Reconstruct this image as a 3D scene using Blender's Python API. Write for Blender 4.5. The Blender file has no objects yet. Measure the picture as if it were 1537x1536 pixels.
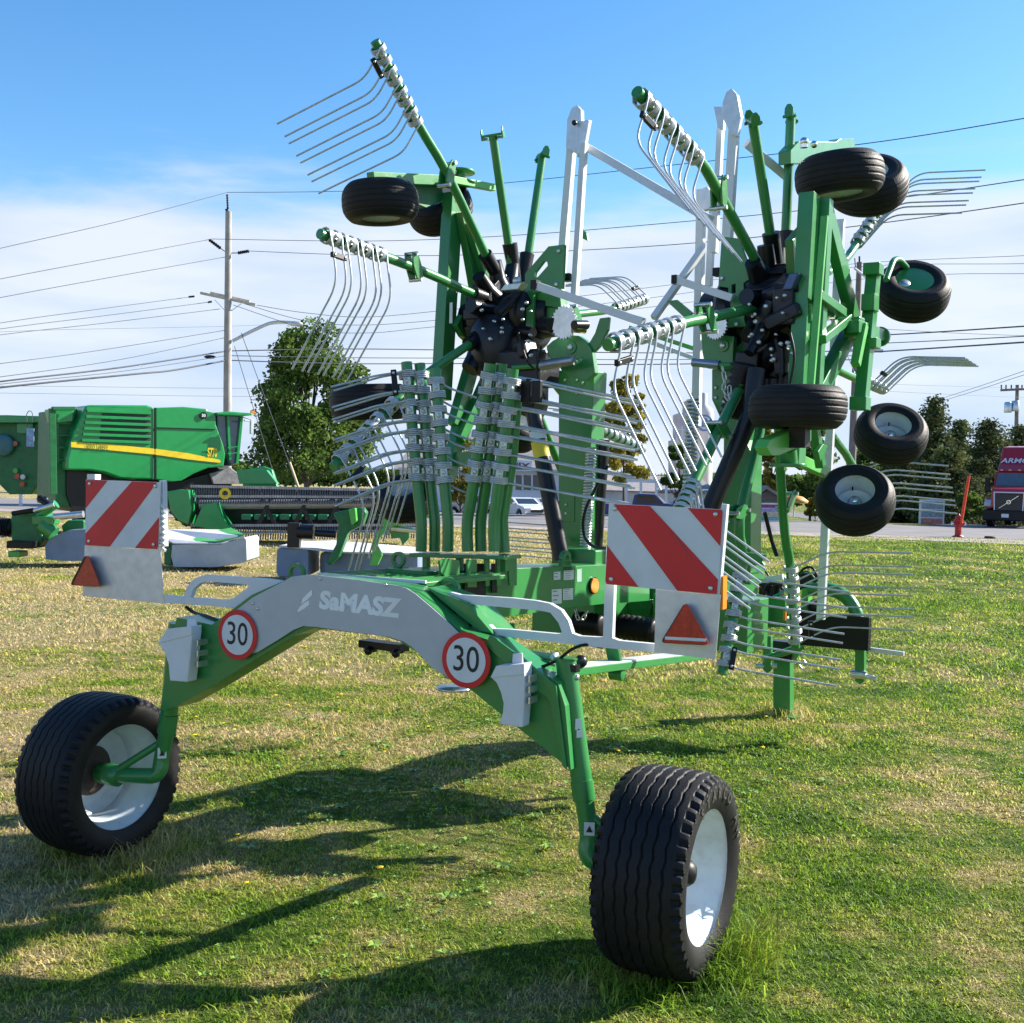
import bpy, bmesh, math, random
import numpy as np
from mathutils import Vector, Matrix, noise
from mathutils.geometry import tessellate_polygon
random.seed(7); RNG = np.random.default_rng(7)
scene = bpy.context.scene
COL = bpy.context.collection
rad = math.radians

# ---------------------------------------------------------------- camera
FPX, PITCH, ROLL, CAMH = 1700.0, rad(1.76), rad(1.31), 2.0
EYE = Vector((0, 0, CAMH))
cam_d = bpy.data.cameras.new('camera'); cam = bpy.data.objects.new('camera', cam_d); COL.objects.link(cam)
cam_d.sensor_fit = 'HORIZONTAL'; cam_d.sensor_width = 36.0
cam_d.lens = 36.0 * FPX / 1537.0
cam_d.clip_start = 0.1; cam_d.clip_end = 3000
cam.location = EYE
cam.rotation_mode = 'QUATERNION'
cam.rotation_quaternion = (Matrix.Rotation(-PITCH, 3, 'X') @ Matrix.Rotation(rad(90), 3, 'X') @ Matrix.Rotation(ROLL, 3, 'Z')).to_quaternion()
scene.camera = cam

def ray(px, py):
    a, b = px - 768.5, py - 768.0
    cr, sr = math.cos(ROLL), math.sin(ROLL)
    u = cr * a + sr * b; v = -sr * a + cr * b
    x, yy, zz = u / FPX, 1.0, -v / FPX
    c, s = math.cos(PITCH), math.sin(PITCH)
    return Vector((x, yy * c + zz * s, -yy * s + zz * c))
def D(px, py, d): return EYE + ray(px, py) * d
def G(px, py, h=0.0):
    r = ray(px, py); return EYE + r * ((h - CAMH) / r.z)
def proj(p):
    x, y, z = p[0], p[1], p[2] - CAMH
    c, s = math.cos(PITCH), math.sin(PITCH)
    d = y * c - z * s; v = y * s + z * c
    px = FPX * x / d; py = -FPX * v / d
    cr, sr = math.cos(ROLL), math.sin(ROLL)
    return (768.5 + cr * px - sr * py, 768 + sr * px + cr * py, d)
Z = Vector((0, 0, 1))
class Frame:
    """a level frame on the machine: U to the side, V forward, base point on the ground"""
    def __init__(s, base, deg):
        a = rad(deg); s.C = Vector(base)
        s.U = Vector((math.cos(a), -math.sin(a), 0)); s.V = Vector((math.sin(a), math.cos(a), 0))
    def M(s, u, v, h): return s.C + s.U * u + s.V * v + Z * h
    def S(s, px, py, u):
        r = ray(px, py); return EYE + r * ((s.C + s.U * u - EYE).dot(s.U) / r.dot(s.U))
    def T(s, px, py, v):
        r = ray(px, py); return EYE + r * ((s.C + s.V * v - EYE).dot(s.V) / r.dot(s.V))
AX = Frame((-.705, 5.26, 0), 28.0)     # the steered rear axle
BD = Frame((-.705, 5.26, 0), 34.0)     # the main body of the rake

# ---------------------------------------------------------------- mesh builder
class MB:
    def __init__(s): s.v = []; s.f = []; s.sm = []; s.mi = []; s.m = 0
    def add(s, vs, fs, smooth=False):
        o = len(s.v); s.v.extend([tuple(x) for x in vs])
        for f in fs: s.f.append(tuple(i + o for i in f)); s.sm.append(smooth); s.mi.append(s.m)
        return s
    def box(s, c, a, b, d):
        c, a, b, d = Vector(c), Vector(a), Vector(b), Vector(d)
        if a.cross(b).dot(d) < 0: a = -a
        vs = [c + a * i + b * j + d * k for k in (-1, 1) for j in (-1, 1) for i in (-1, 1)]
        return s.add(vs, [(0, 2, 3, 1), (4, 5, 7, 6), (0, 1, 5, 4), (2, 6, 7, 3), (0, 4, 6, 2), (1, 3, 7, 5)])
    def bar(s, p, q, w, h, up=None):
        p, q = Vector(p), Vector(q); t = (q - p).normalized()
        up = Vector(up) if up is not None else (Z if abs(t.z) < .9 else Vector((1, 0, 0)))
        x = t.cross(up).normalized(); y = x.cross(t).normalized()
        return s.box((p + q) / 2, x * (w / 2), y * (h / 2), (q - p) / 2)
    def tube(s, pts, r, n=10, cap=True):
        pts = [Vector(p) for p in pts]; m = len(pts)
        rs = list(r) if hasattr(r, '__len__') else [r] * m
        t0 = (pts[1] - pts[0]).normalized()
        x = t0.cross(Z); x = x.normalized() if x.length > .05 else Vector((1, 0, 0))
        vs = []
        for i in range(m):
            t = (pts[min(i + 1, m - 1)] - pts[max(i - 1, 0)]).normalized()
            x = (x - t * x.dot(t)).normalized(); y = t.cross(x)
            for k in range(n):
                a = 2 * math.pi * k / n
                vs.append(pts[i] + (x * math.cos(a) + y * math.sin(a)) * rs[i])
        fs = [(i * n + k, i * n + (k + 1) % n, (i + 1) * n + (k + 1) % n, (i + 1) * n + k) for i in range(m - 1) for k in range(n)]
        s.add(vs, fs, True)
        if cap:
            s.add(vs[:n], [tuple(range(n))[::-1]]); s.add(vs[-n:], [tuple(range(n))])
        return s
    def cyl(s, p, q, r, r2=None, n=16): return s.tube([p, q], [r, r if r2 is None else r2], n)
    def lathe(s, c, axis, prof, n=32, smooth=True):
        c, t = Vector(c), Vector(axis).normalized()
        x = t.cross(Z); x = x.normalized() if x.length > .05 else Vector((1, 0, 0)); y = t.cross(x)
        vs = [c + t * h + (x * math.cos(2 * math.pi * k / n) + y * math.sin(2 * math.pi * k / n)) * r for r, h in prof for k in range(n)]
        fs = [(i * n + k, (i + 1) * n + k, (i + 1) * n + (k + 1) % n, i * n + (k + 1) % n) for i in range(len(prof) - 1) for k in range(n)]
        return s.add(vs, fs, smooth)
    def ball(s, c, r, n=12, sq=(1, 1, 1)):
        vs = []; c = Vector(c); m = n // 2
        for i in range(m + 1):
            ph = math.pi * i / m
            for k in range(n):
                a = 2 * math.pi * k / n
                vs.append(c + Vector((math.sin(ph) * math.cos(a) * r * sq[0], math.sin(ph) * math.sin(a) * r * sq[1], math.cos(ph) * r * sq[2])))
        return s.add(vs, [(i * n + k, (i + 1) * n + k, (i + 1) * n + (k + 1) % n, i * n + (k + 1) % n) for i in range(m) for k in range(n)], True)
    def plate(s, outer, vec, holes=()):
        loops = [[Vector(p) for p in outer]] + [[Vector(p) for p in h] for h in holes]
        vec = Vector(vec); flat = [p for l in loops for p in l]; N = len(flat)
        tris = tessellate_polygon(loops)
        vs = flat + [p + vec for p in flat]; fs = []
        for t in tris:
            a, b, c = (flat[i] for i in t)
            t = tuple(t)
            if (b - a).cross(c - a).dot(vec) > 0: t = t[::-1]
            fs.append(t); fs.append(tuple(i + N for i in t[::-1]))
        o = 0
        for l in loops:
            n = len(l)
            for k in range(n): fs.append((o + k, o + (k + 1) % n, o + (k + 1) % n + N, o + k + N))
            o += n
        return s.add(vs, fs)
    def build(s, name, mat, parent=None, bevel=0.0, label=None, origin=None):
        me = bpy.data.meshes.new(name)
        off = Vector(origin) if origin is not None else Vector((0, 0, 0))
        vs = [(a - off.x, b - off.y, c - off.z) for a, b, c in s.v] if off.length else s.v
        me.from_pydata(vs, [], s.f)
        me.polygons.foreach_set('use_smooth', s.sm)
        mats = mat if isinstance(mat, (list, tuple)) else [mat]
        for m_ in mats: me.materials.append(m_)
        if len(mats) > 1: me.polygons.foreach_set('material_index', s.mi)
        bm = bmesh.new(); bm.from_mesh(me)
        bmesh.ops.recalc_face_normals(bm, faces=bm.faces); bm.to_mesh(me); bm.free()
        me.update()
        o = bpy.data.objects.new(name, me); COL.objects.link(o)
        o.location = off
        if parent is not None:
            o.parent = parent
            b = parent.get('_base')
            if b is not None and origin is None: o.location = -Vector(b)
        if label: o['label'] = label
        if bevel:
            md = o.modifiers.new('edge', 'BEVEL'); md.width = bevel; md.segments = 2; md.limit_method = 'ANGLE'; md.angle_limit = rad(40)
            md.harden_normals = False
        return o

def thing(name, label, cat, base, group=None):
    o = bpy.data.objects.new(name, None); COL.objects.link(o); o.location = base; o.empty_display_size = .2
    o['label'] = label; o['category'] = cat; o['_base'] = list(base)
    if group: o['group'] = group
    return o
def tag(o, label, cat, group=None):
    o['label'] = label; o['category'] = cat
    if group: o['group'] = group
    return o
def struct(o, kind='structure', label=None, cat=None):
    o['kind'] = kind
    if label: o['label'] = label
    if cat: o['category'] = cat
    return o

# ---------------------------------------------------------------- materials
def newmat(name):
    m = bpy.data.materials.new(name); m.use_nodes = True
    nt = m.node_tree; b = nt.nodes['Principled BSDF']; return m, nt, b
def mat(name, col, rough=.5, metal=0.0, var=.08, scale=6.0, bump=0.0, bscale=60.0, coat=0.0, dirt=0.0, dcol=(.12, .10, .07), spec=.5):
    m, nt, b = newmat(name); N = nt.nodes; L = nt.links
    b.inputs['Roughness'].default_value = rough; b.inputs['Metallic'].default_value = metal
    b.inputs['Coat Weight'].default_value = coat; b.inputs['Coat Roughness'].default_value = .12
    b.inputs['Specular IOR Level'].default_value = spec
    tc = N.new('ShaderNodeTexCoord')
    nz = N.new('ShaderNodeTexNoise'); nz.inputs['Scale'].default_value = scale; nz.inputs['Detail'].default_value = 6
    L.new(tc.outputs['Object'], nz.inputs['Vector'])
    r = N.new('ShaderNodeMapRange'); r.inputs[1].default_value = .3; r.inputs[2].default_value = .7
    r.inputs[3].default_value = 1 - var; r.inputs[4].default_value = 1 + var; L.new(nz.outputs[0], r.inputs[0])
    mx = N.new('ShaderNodeVectorMath'); mx.operation = 'SCALE'; mx.inputs[0].default_value = col[:3]; L.new(r.outputs[0], mx.inputs['Scale'])
    out = mx.outputs[0]
    if dirt > 0:
        n2 = N.new('ShaderNodeTexNoise'); n2.inputs['Scale'].default_value = scale * 2.3; n2.inputs['Detail'].default_value = 10; n2.inputs['Roughness'].default_value = .7
        L.new(tc.outputs['Object'], n2.inputs['Vector'])
        r2 = N.new('ShaderNodeMapRange'); r2.inputs[1].default_value = .5; r2.inputs[2].default_value = .8; r2.inputs[3].default_value = 0; r2.inputs[4].default_value = dirt
        L.new(n2.outputs[0], r2.inputs[0])
        m2 = N.new('ShaderNodeMix'); m2.data_type = 'RGBA'; L.new(r2.outputs[0], m2.inputs[0]); L.new(out, m2.inputs[6]); m2.inputs[7].default_value = (*dcol, 1); out = m2.outputs[2]
        r3 = N.new('ShaderNodeMath'); r3.operation = 'MULTIPLY_ADD'; L.new(r2.outputs[0], r3.inputs[0]); r3.inputs[1].default_value = .5; r3.inputs[2].default_value = rough; L.new(r3.outputs[0], b.inputs['Roughness'])
    L.new(out, b.inputs['Base Color'])
    if bump > 0:
        n3 = N.new('ShaderNodeTexNoise'); n3.inputs['Scale'].default_value = bscale; n3.inputs['Detail'].default_value = 4; L.new(tc.outputs['Object'], n3.inputs['Vector'])
        bp = N.new('ShaderNodeBump'); bp.inputs['Strength'].default_value = bump; bp.inputs['Distance'].default_value = .01; L.new(n3.outputs[0], bp.inputs['Height']); L.new(bp.outputs[0], b.inputs['Normal'])
    return m
GREEN = mat('rake_green', (.032, .225, .055), .30, var=.07, coat=.25, dirt=.22, dcol=(.12, .17, .085), bump=.03, bscale=25)
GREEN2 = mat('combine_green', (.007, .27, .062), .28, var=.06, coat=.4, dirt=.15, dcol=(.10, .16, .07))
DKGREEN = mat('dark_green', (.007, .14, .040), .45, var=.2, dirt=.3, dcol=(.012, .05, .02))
LIME = mat('lime_green', (.09, .42, .07), .35, var=.1, dirt=.15)
ALU = mat('white_grey_panel', (.46, .48, .51), .42, metal=0.0, var=.04, scale=14, bump=.05, bscale=300)
WHITE = mat('white_paint', (.66, .69, .72), .38, var=.04, dirt=.12)
WHITEM = mat('galvanised_white', (.62, .65, .68), .34, metal=.35, var=.10, scale=20, dirt=.08)
STEEL = mat('galvanised_steel', (.62, .64, .65), .33, metal=.85, var=.12, scale=30)
TINE = mat('tine_steel', (.50, .53, .55), .42, metal=.45, var=.15, scale=20)
COILM = mat('clamp_zinc', (.60, .62, .62), .42, metal=.45, var=.15, scale=25)
CHROME = mat('chrome', (.75, .76, .78), .12, metal=1.0, var=.05)
BLACK = mat('black_paint', (.008, .008, .012), .34, var=.3, scale=12, dirt=.15, dcol=(.03, .03, .03), spec=.4)
BLKPL = mat('black_plastic', (.009, .009, .011), .45, var=.2, spec=.3)
RUBBER = mat('tyre_rubber', (.0125, .0122, .0135), .55, var=.2, scale=10, bump=.2, bscale=120, dirt=.22, dcol=(.028, .025, .021), spec=.22)
RIM = mat('rim_paint', (.62, .68, .72), .32, var=.10, dirt=.45, dcol=(.30, .27, .22), coat=.2)
RED = mat('sign_red', (.62, .012, .018), .42, var=.08, scale=5, dirt=.10, dcol=(.35, .05, .05))
REDR = mat('reflector_red', (.45, .01, .015), .18, var=.3, scale=60, coat=.6)
SWHITE = mat('sign_white', (.64, .68, .72), .40, var=.07, scale=7, dirt=.14, dcol=(.38, .38, .36))
INK = mat('sign_black', (.01, .01, .012), .5)
LOGO = mat('logo_white', (.80, .83, .86), .35)
ORANGE = mat('orange_lens', (.85, .25, .01), .2, var=.1, coat=.6)
YELLOW = mat('yellow_paint', (.80, .58, .02), .4)
PAPER = mat('paper_label', (.72, .74, .72), .5)
RUST = mat('rusty_steel', (.055, .038, .030), .8, var=.4, bump=.4)
WOOD = mat('pole_wood', (.20, .17, .15), .85, var=.25, scale=3, bump=.5, bscale=20)
GREYPOLE = mat('weathered_pole', (.36, .34, .32), .85, var=.2, scale=2, bump=.4, bscale=20)
WIRE = mat('wire_black', (.07, .08, .10), .7)
GLASS = mat('dark_glass', (.02, .03, .04), .06, var=.1, coat=.5)
CONC = mat('concrete_white', (.55, .55, .54), .8, var=.12, scale=1)
ROOFM = mat('grey_roof', (.27, .25, .25), .8, var=.15, scale=2)
BARK = mat('bark', (.09, .07, .055), .9, var=.3, scale=4, bump=.6, bscale=15)
BLUECAR = mat('blue_car_paint', (.01, .03, .18), .25, coat=.6)
WHITECAR = mat('white_car_paint', (.70, .71, .73), .25, coat=.6)
SILVERCAR = mat('silver_car_paint', (.42, .44, .46), .28, metal=.4, coat=.5)
TRUCKRED = mat('truck_red', (.36, .010, .022), .28, coat=.6)
REDH = mat('hydrant_red', (.42, .02, .02), .45, var=.12)
ORED = mat('marker_orange', (.75, .06, .01), .5)
TEAL = mat('teal_hose', (.0, .35, .30), .4)

def text_polys(txt, size, bold=0.0):
    cu = bpy.data.curves.new('t', 'FONT'); cu.body = txt; cu.size = size; cu.offset = bold; cu.fill_mode = 'FRONT' if hasattr(cu, 'fill_mode') else cu.fill_mode
    cu.align_x = 'CENTER'; cu.align_y = 'CENTER'; cu.resolution_u = 4
    o = bpy.data.objects.new('t', cu); COL.objects.link(o)
    dg = bpy.context.evaluated_depsgraph_get(); dg.update()
    me = bpy.data.meshes.new_from_object(o.evaluated_get(dg))
    vs = [tuple(v.co) for v in me.vertices]; fs = [tuple(p.vertices) for p in me.polygons]
    bpy.data.objects.remove(o); bpy.data.curves.remove(cu); bpy.data.meshes.remove(me)
    return vs, fs
def text_on(txt, size, c, x, y, name, m, parent, bold=0.0, sx=1.0, shear=0.0):
    vs, fs = text_polys(txt, size, bold); mb = MB(); x = Vector(x).normalized(); y = Vector(y).normalized(); c = Vector(c)
    mb.add([c + x * (a * sx + b * shear) + y * b for a, b, _ in vs], fs)
    return mb.build(name, m, parent)
def disc(mb, c, nrm, r, th, n=40, ring=None):
    nrm = Vector(nrm).normalized(); x = nrm.cross(Z); x = x.normalized() if x.length > .05 else Vector((1, 0, 0)); y = nrm.cross(x)
    o = [Vector(c) + (x * math.cos(2 * math.pi * k / n) + y * math.sin(2 * math.pi * k / n)) * r for k in range(n)]
    h = [] if ring is None else [[Vector(c) + (x * math.cos(2 * math.pi * k / n) + y * math.sin(2 * math.pi * k / n)) * ring for k in range(n)]]
    return mb.plate(o, nrm * th, h)
def bolt(mb, c, nrm, r=.012, h=.008): return mb.lathe(c, nrm, [(0, h), (r * .8, h), (r, h * .6), (r, 0)], 8)
def smooth_path(pts, k=6):
    P = [Vector(p) for p in pts]; out = []
    for i in range(len(P) - 1):
        p0, p1, p2, p3 = P[max(i - 1, 0)], P[i], P[i + 1], P[min(i + 2, len(P) - 1)]
        for j in range(k):
            t = j / k
            out.append(.5 * ((2 * p1) + (-p0 + p2) * t + (2 * p0 - 5 * p1 + 4 * p2 - p3) * t * t + (-p0 + 3 * p1 - 3 * p2 + p3) * t ** 3))
    out.append(P[-1]); return out
def round_corner(a, b, c, r, k=5):
    """points that replace the corner b of a-b-c"""
    a, b, c = Vector(a), Vector(b), Vector(c)
    u = (a - b).normalized(); w = (c - b).normalized()
    r = min(r, (a - b).length * .45, (c - b).length * .45)
    p, q = b + u * r, b + w * r
    return [(p * (1 - t) + b * t) * (1 - t) + (b * (1 - t) + q * t) * t for t in [i / k for i in range(k + 1)]]
# ================================================================ THE RAKE
RAKE = thing('rotary_rake', 'large green two-rotor hay rake folded upright on two wide tyres, in the foreground', 'hay rake', BD.C)
def R_(mb, name, m, bevel=0.0, label=None, parent=None): return mb.build(name, m, parent or RAKE, bevel, label)
B = lambda u, v, h: BD.M(u, v, h)
S, T, A = BD.S, BD.T, AX.T

# ---- tyres ------------------------------------------------------------
def tyre_mesh(mb, c, axis, Dm, W, rimD, style='road', n=220, m=56):
    c = Vector(c); t = Vector(axis).normalized(); x = t.cross(Z); x = x.normalized() if x.length > .05 else Vector((1, 0, 0)); y = t.cross(x)
    Ro, Ri = Dm / 2, rimD / 2; vs = []; sec = []
    # section from inner bead over the tread to outer bead
    k = 9
    shoulder = .80 if style == 'wide' else .74
    Re = Ro - (.035 if style == 'wide' else .10) * Dm
    for i in range(k): # sidewall
        s_ = i / k; r = Ri + (Re - Ri) * s_; h = -W / 2 * (.80 + .20 * math.sin(s_ * math.pi * .62 + .35)); sec.append((r, h, 0))
    for i in range(m + 1):
        s_ = -1 + 2 * i / m
        crown = Ro - (.035 if style == 'wide' else .10) * Dm * abs(s_) ** (4.5 if style == 'wide' else 3.0)
        sec.append((crown, s_ * W / 2 * .98, 1))
    for i in range(k - 1, -1, -1):
        s_ = i / k; r = Ri + (Re - Ri) * s_; h = W / 2 * (.80 + .20 * math.sin(s_ * math.pi * .62 + .35)); sec.append((r, h, 0))
    ns = len(sec)
    for j in range(n):
        a = 2 * math.pi * j / n; ca, sa = math.cos(a), math.sin(a)
        for (r, h, tr) in sec:
            if tr:
                q = h / (W / 2)
                if style == 'wide':
                    wv = .027 * (abs(((a * 30 / (2 * math.pi)) % 1) * 4 - 2) - 1)       # wavy circumferential ribs
                    for g in (-.62, -.36, -.12, .12, .36, .62):
                        d = abs(q - g - wv * .8)
                        if d < .024: r -= .011 * (1 - d / .030 * .4)
                    if abs(q) > .80:                    # shoulder notches
                        if (a * 44 / (2 * math.pi) + (.5 if q > 0 else 0)) % 1 < .42: r -= .020
                else:
                    for g in (-.62, -.32, 0, .32, .62):
                        if abs(q - g) < .035: r -= .008
            vs.append(c + t * h + (x * ca + y * sa) * r)
    fs = [(j * ns + i, j * ns + i + 1, ((j + 1) % n) * ns + i + 1, ((j + 1) % n) * ns + i) for j in range(n) for i in range(ns - 1)]
    mb.add(vs, fs, True); return mb
def rim_mesh(mb, c, axis, rimD, W, dd=-.10):
    """steel rim: flange, well and a dished centre, 'out' is the side the disc sits towards"""
    R = rimD / 2; w = W * .435
    mb.lathe(c, Vector(axis) * 1, [(R * 1.0, -w * 1.0), (R * 1.045, -w * 1.03), (R * 1.045, -w * .96), (R * .985, -w * .90), (R * .975, -w * .72), (R * .92, -w * .66), (R * .91, -w * .40), (R * .83, -w * .30), (R * .83, w * .10), (R * .885, w * .20), (R * .90, w * .55), (R * .975, w * .64), (R * .985, w * .90), (R * 1.045, w * .96), (R * 1.045, w * 1.03), (R * 1.0, w)], 56)
    mb.lathe(c, axis, [(R * .86, dd * .55), (R * .80, dd * .6), (R * .72, dd * .9), (R * .60, dd), (R * .48, dd * .92), (R * .42, dd * .80), (R * .25, dd * .80), (0, dd * .80)], 56)
    return mb

def big_wheel(u, t_, label):
    c = AX.M(u, t_, .410); sg = 1 if u > 0 else -1
    w = MB(); rim_mesh(w, c, AX.U, .545, .375, -.06 if sg > 0 else -.115)
    rim = R_(w, 'wheel', RIM, label=label)
    t = MB(); tyre_mesh(t, c, AX.U, .825, .375, .535, 'wide', 360, 150); tyre = t.build('tyre', RUBBER, rim)
    h = MB(); co = c - AX.U * (.045 if sg > 0 else .092)
    h.lathe(co, AX.U * sg, [(.095, .0), (.09, .02), (.062, .03), (.060, .10), (.052, .135), (.035, .155), (0, .163)], 24)
    for k in range(8):
        a = 2 * math.pi * k / 8; bolt(h, co + AX.U * sg * .0 + (AX.V * math.cos(a) + Z * math.sin(a)) * .075, AX.U * sg, .012, .03)
    h.build('hub_cap', BLKPL, rim)
    vst = MB(); vst.tube([co + AX.U * sg * (.02) + Z * .19 + AX.V * .02, co + AX.U * sg * .10 + Z * .205 + AX.V * .01], .006, 8); vst.build('valve', STEEL, rim)
    if sg > 0:   # raised lettering and rings on the outer sidewall
        s_ = MB()
        word = 'STARCO AW'
        for i, ch in enumerate(word):
            if ch == ' ': continue
            vs, fs = text_polys(ch, .062, .0015)
            a = rad(118 - i * 12.5)
            rr = .335; radial = -AX.V * math.cos(a) * -1 + Z * math.sin(a); tang = AX.V * math.sin(a) - Z * math.cos(a)
            cc = c + AX.U * (.375 / 2 * .998) + radial * rr
            o = [cc + tang * p[0] + radial * p[1] + AX.U * .004 for p in vs]
            s_.add(o, fs)
        s_.build('tyre_lettering', mat('worn_rubber', (.045, .043, .042), .6), rim)
    else:        # brake plate and rust seen on the inner side
        d = MB(); d.lathe(c - AX.U * .09, AX.U, [(0, .05), (.10, .05), (.13, .02), (.13, -.01)], 28); d.build('hub_plate', RUST, rim)
    return c
cR = big_wheel(1.535, .05, 'right rear wheel with its pale rim facing the sun')
cL = big_wheel(-1.525, -.13, 'left rear wheel seen from its inner side')

# ---- pivot tubes and wheel arms --------------------------------------
def wheel_arm(u, top, mid1, mid2, low, cw):
    sg = 1 if u > 0 else -1
    p0, p1, p2, p3 = (A(x, y, 0) for x, y in (top, mid1, mid2, low))
    m = MB(); m.tube([p0, p1], .044, 24); s1 = R_(m, 'pivot_tube', GREEN)
    m = MB(); m.tube([p1 + (p1 - p2).normalized() * .0, p2], .048, 24); R_(m, 'collar', GREEN)
    hubp = cw - AX.U * sg * .10
    low2 = Vector((p3.x, p3.y, max(p3.z, hubp.z + .10)))
    path = [p2, low2] + round_corner(low2, Vector((p3.x, p3.y, hubp.z)) + AX.V * -.02, hubp, .14, 8) + [hubp, cw - AX.U * sg * .02]
    m = MB(); m.tube(smooth_path(path, 3), .040, 20); wa = R_(m, 'wheel_arm', GREEN)
    m = MB(); m.tube([p3 + Z * .12, hubp + AX.U * sg * -.02 + Z * .03], .020, 12); m.build('brace', GREEN, wa)
    m = MB(); m.lathe(hubp, AX.U * sg, [(.0, -.03), (.055, -.03), (.055, .10), (.03, .10)], 20); m.build('stub_axle', GREEN, wa)
    # warning sticker on the tube
    c = p3 + (EYE - p3).normalized() * .043 + Z * .06
    x = (p3 - EYE).cross(Z).normalized(); m = MB()
    m.plate([c + x * a + Z * b for a, b in ((-.022, -.028), (.022, -.028), (.022, .028), (-.022, .028))], (EYE - p3).normalized() * -.002); st = m.build('sticker', PAPER, wa)
    m = MB(); c2 = c + (EYE - p3).normalized() * .002
    m.plate([c2 + x * a + Z * b for a, b in ((-.014, -.014), (.014, -.014), (0, .013))], (EYE - p3).normalized() * .001); m.build('sticker_symbol', INK, wa)
    return p0
wheel_arm(1.075, (849, 990), (873, 1171), (877, 1200), (884, 1266), cR)
wheel_arm(-1.075, (266, 935), (254, 1072), (250, 1100), (243, 1148), cL)
m = MB(); p = A(849, 990, 0); m.tube([p, p + Z * .006], .050, 24); R_(m, 'pivot_cap', GREEN)
for q in (.07, .17):
    m = MB(); bolt(m, p - Z * q + AX.U * .044 - AX.V * .0, AX.U, .014, .018); R_(m, 'bolt', STEEL)
for q, (hh, ww) in ((.42, (.045, .03)), (.50, (.03, .03))):
    c_ = A(849, 990, 0).lerp(A(873, 1171, 0), q + .1); n_ = (AX.U * .75 - AX.V * .66).normalized(); x_ = n_.cross(Z).normalized(); m = MB()
    m.plate([c_ + n_ * .0455 + x_ * a_ + Z * b_ for a_, b_ in ((-.014, -hh / 2), (.014, -hh / 2), (.014, hh / 2), (-.014, hh / 2))], n_ * .001); R_(m, 'tube_sticker', PAPER)
# ---- arch --------------------------------------------------------------
T0 = -.09
arch = [(265, 927), (290, 932), (318, 938), (378, 893), (430, 870), (460, 864), (597, 880), (625, 890), (690, 946), (737, 962), (777, 990), (837, 1024), (848, 1060), (857, 1156), (774, 1090), (707, 1036), (670, 1018), (628, 980), (600, 963), (575, 955), (472, 943), (440, 955), (312, 1034), (262, 1062), (240, 1068), (254, 984)]
m = MB(); m.plate([A(x, y, T0) for x, y in arch], AX.V * .17)
R_(m, 'arch_beam', GREEN, .006)
# upper gussets running back from the arch towards the pivot
m = MB(); m.plate([A(x, y, T0 - .003) for x, y in ((737, 952), (781, 984), (836, 1028), (852, 1155), (846, 1150), (826, 1050), (776, 1010), (730, 968))], AX.V * -.012)
R_(m, 'arch_rib', GREEN, .003)
# white panel
panel = [(330, 937), (352, 918), (379, 897), (404, 884), (425, 873), (437, 866), (460, 863), (481, 864), (540, 871), (595, 879), (610, 883), (624, 892), (650, 914), (668, 930), (690, 952), (712, 975), (720, 1000), (690, 1031), (670, 1016), (650, 1003), (628, 981), (616, 970), (605, 963), (582, 956), (520, 948), (472, 941), (455, 940), (440, 946), (420, 959), (387, 979), (360, 985), (335, 965)]
m = MB(); m.plate([A(x, y, T0 - .016) for x, y in panel], AX.V * .006)
pan = R_(m, 'logo_panel', ALU, .0015, 'pale grey curved panel with the maker\'s name in white')
m = MB()
for x, y in ((481, 864), (579, 873), (380, 901), (387, 909)): bolt(m, A(x, y + 5, T0 - .016), -AX.V, .008, .006)
m.build('screw', STEEL, pan)
pc = A(538, 908, T0 - .0175)
sz = (A(604, 910, T0) - A(474, 905, T0)).length
text_on('SaMASZ', .112, pc, (A(606, 916, T0) - A(474, 901, T0)), Z, 'logo_text', LOGO, pan, .0055, sz / .425, .12)
def emb(pts, name, m_):
    mm = MB(); mm.plate([A(x, y, T0 - .0172) for x, y in pts], AX.V * -.001); mm.build(name, m_, pan)
emb([(468, 885), (469, 893), (462, 900), (455, 905), (452.5, 907), (454, 899), (461, 892)], 'logo_emblem', LOGO)
emb([(464, 901), (464, 908), (457, 914), (448, 919), (446, 918), (450, 911), (457, 905)], 'logo_emblem', LOGO)
# speed signs
def speed_sign(px, py, t, lab):
    c = A(px, py, t); n = -AX.V; r = .121
    m = MB(); disc(m, c, n, r, .004); s_ = R_(m, 'speed_sign', RED, .001, lab)
    m = MB(); disc(m, c + n * .004, n, r * .80, .0012); m.build('sign_face', SWHITE, s_)
    text_on('30', .158, c + n * .0062, AX.U, Z, 'sign_numerals', INK, s_, .0005, .88)
speed_sign(357, 953, T0 - .024, 'round 30 sign near the left wheel')
speed_sign(700, 991, T0 - .030, 'round 30 sign near the right wheel')

# ---- lamp/board carriers: white aluminium frames ---------------------
TB = .03
def poly(pts, t, frame=AX, dy=0): return [frame.T(x, y + dy, t) for x, y in pts]
brR = [(668, 892), (676, 889), (690, 893), (770, 898), (805, 902), (825, 906), (842, 916), (853, 932), (859, 951), (870, 955), (905, 957), (910, 820), (924, 820), (919, 958), (930, 962), (984, 967), (1000, 968), (1000, 981), (984, 980), (900, 972), (810, 962), (760, 956), (735, 952), (712, 943), (690, 922), (672, 903)]
holeR = [(700, 906), (716, 920), (740, 944), (765, 945), (840, 952), (843, 948), (838, 935), (826, 920), (812, 917), (770, 913), (714, 908)]
m = MB(); m.plate(poly(brR, TB), AX.V * .028, [poly(holeR, TB)])
R_(m, 'board_bracket', WHITE, .002)
brL = [(246, 893), (275, 896), (281, 880), (292, 868), (308, 863), (400, 869), (425, 873), (404, 884), (372, 902), (355, 914), (320, 910), (246, 905)]
holeL = [(286, 897), (340, 901), (352, 897), (372, 882), (372, 878), (312, 873), (300, 876), (290, 885)]
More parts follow.
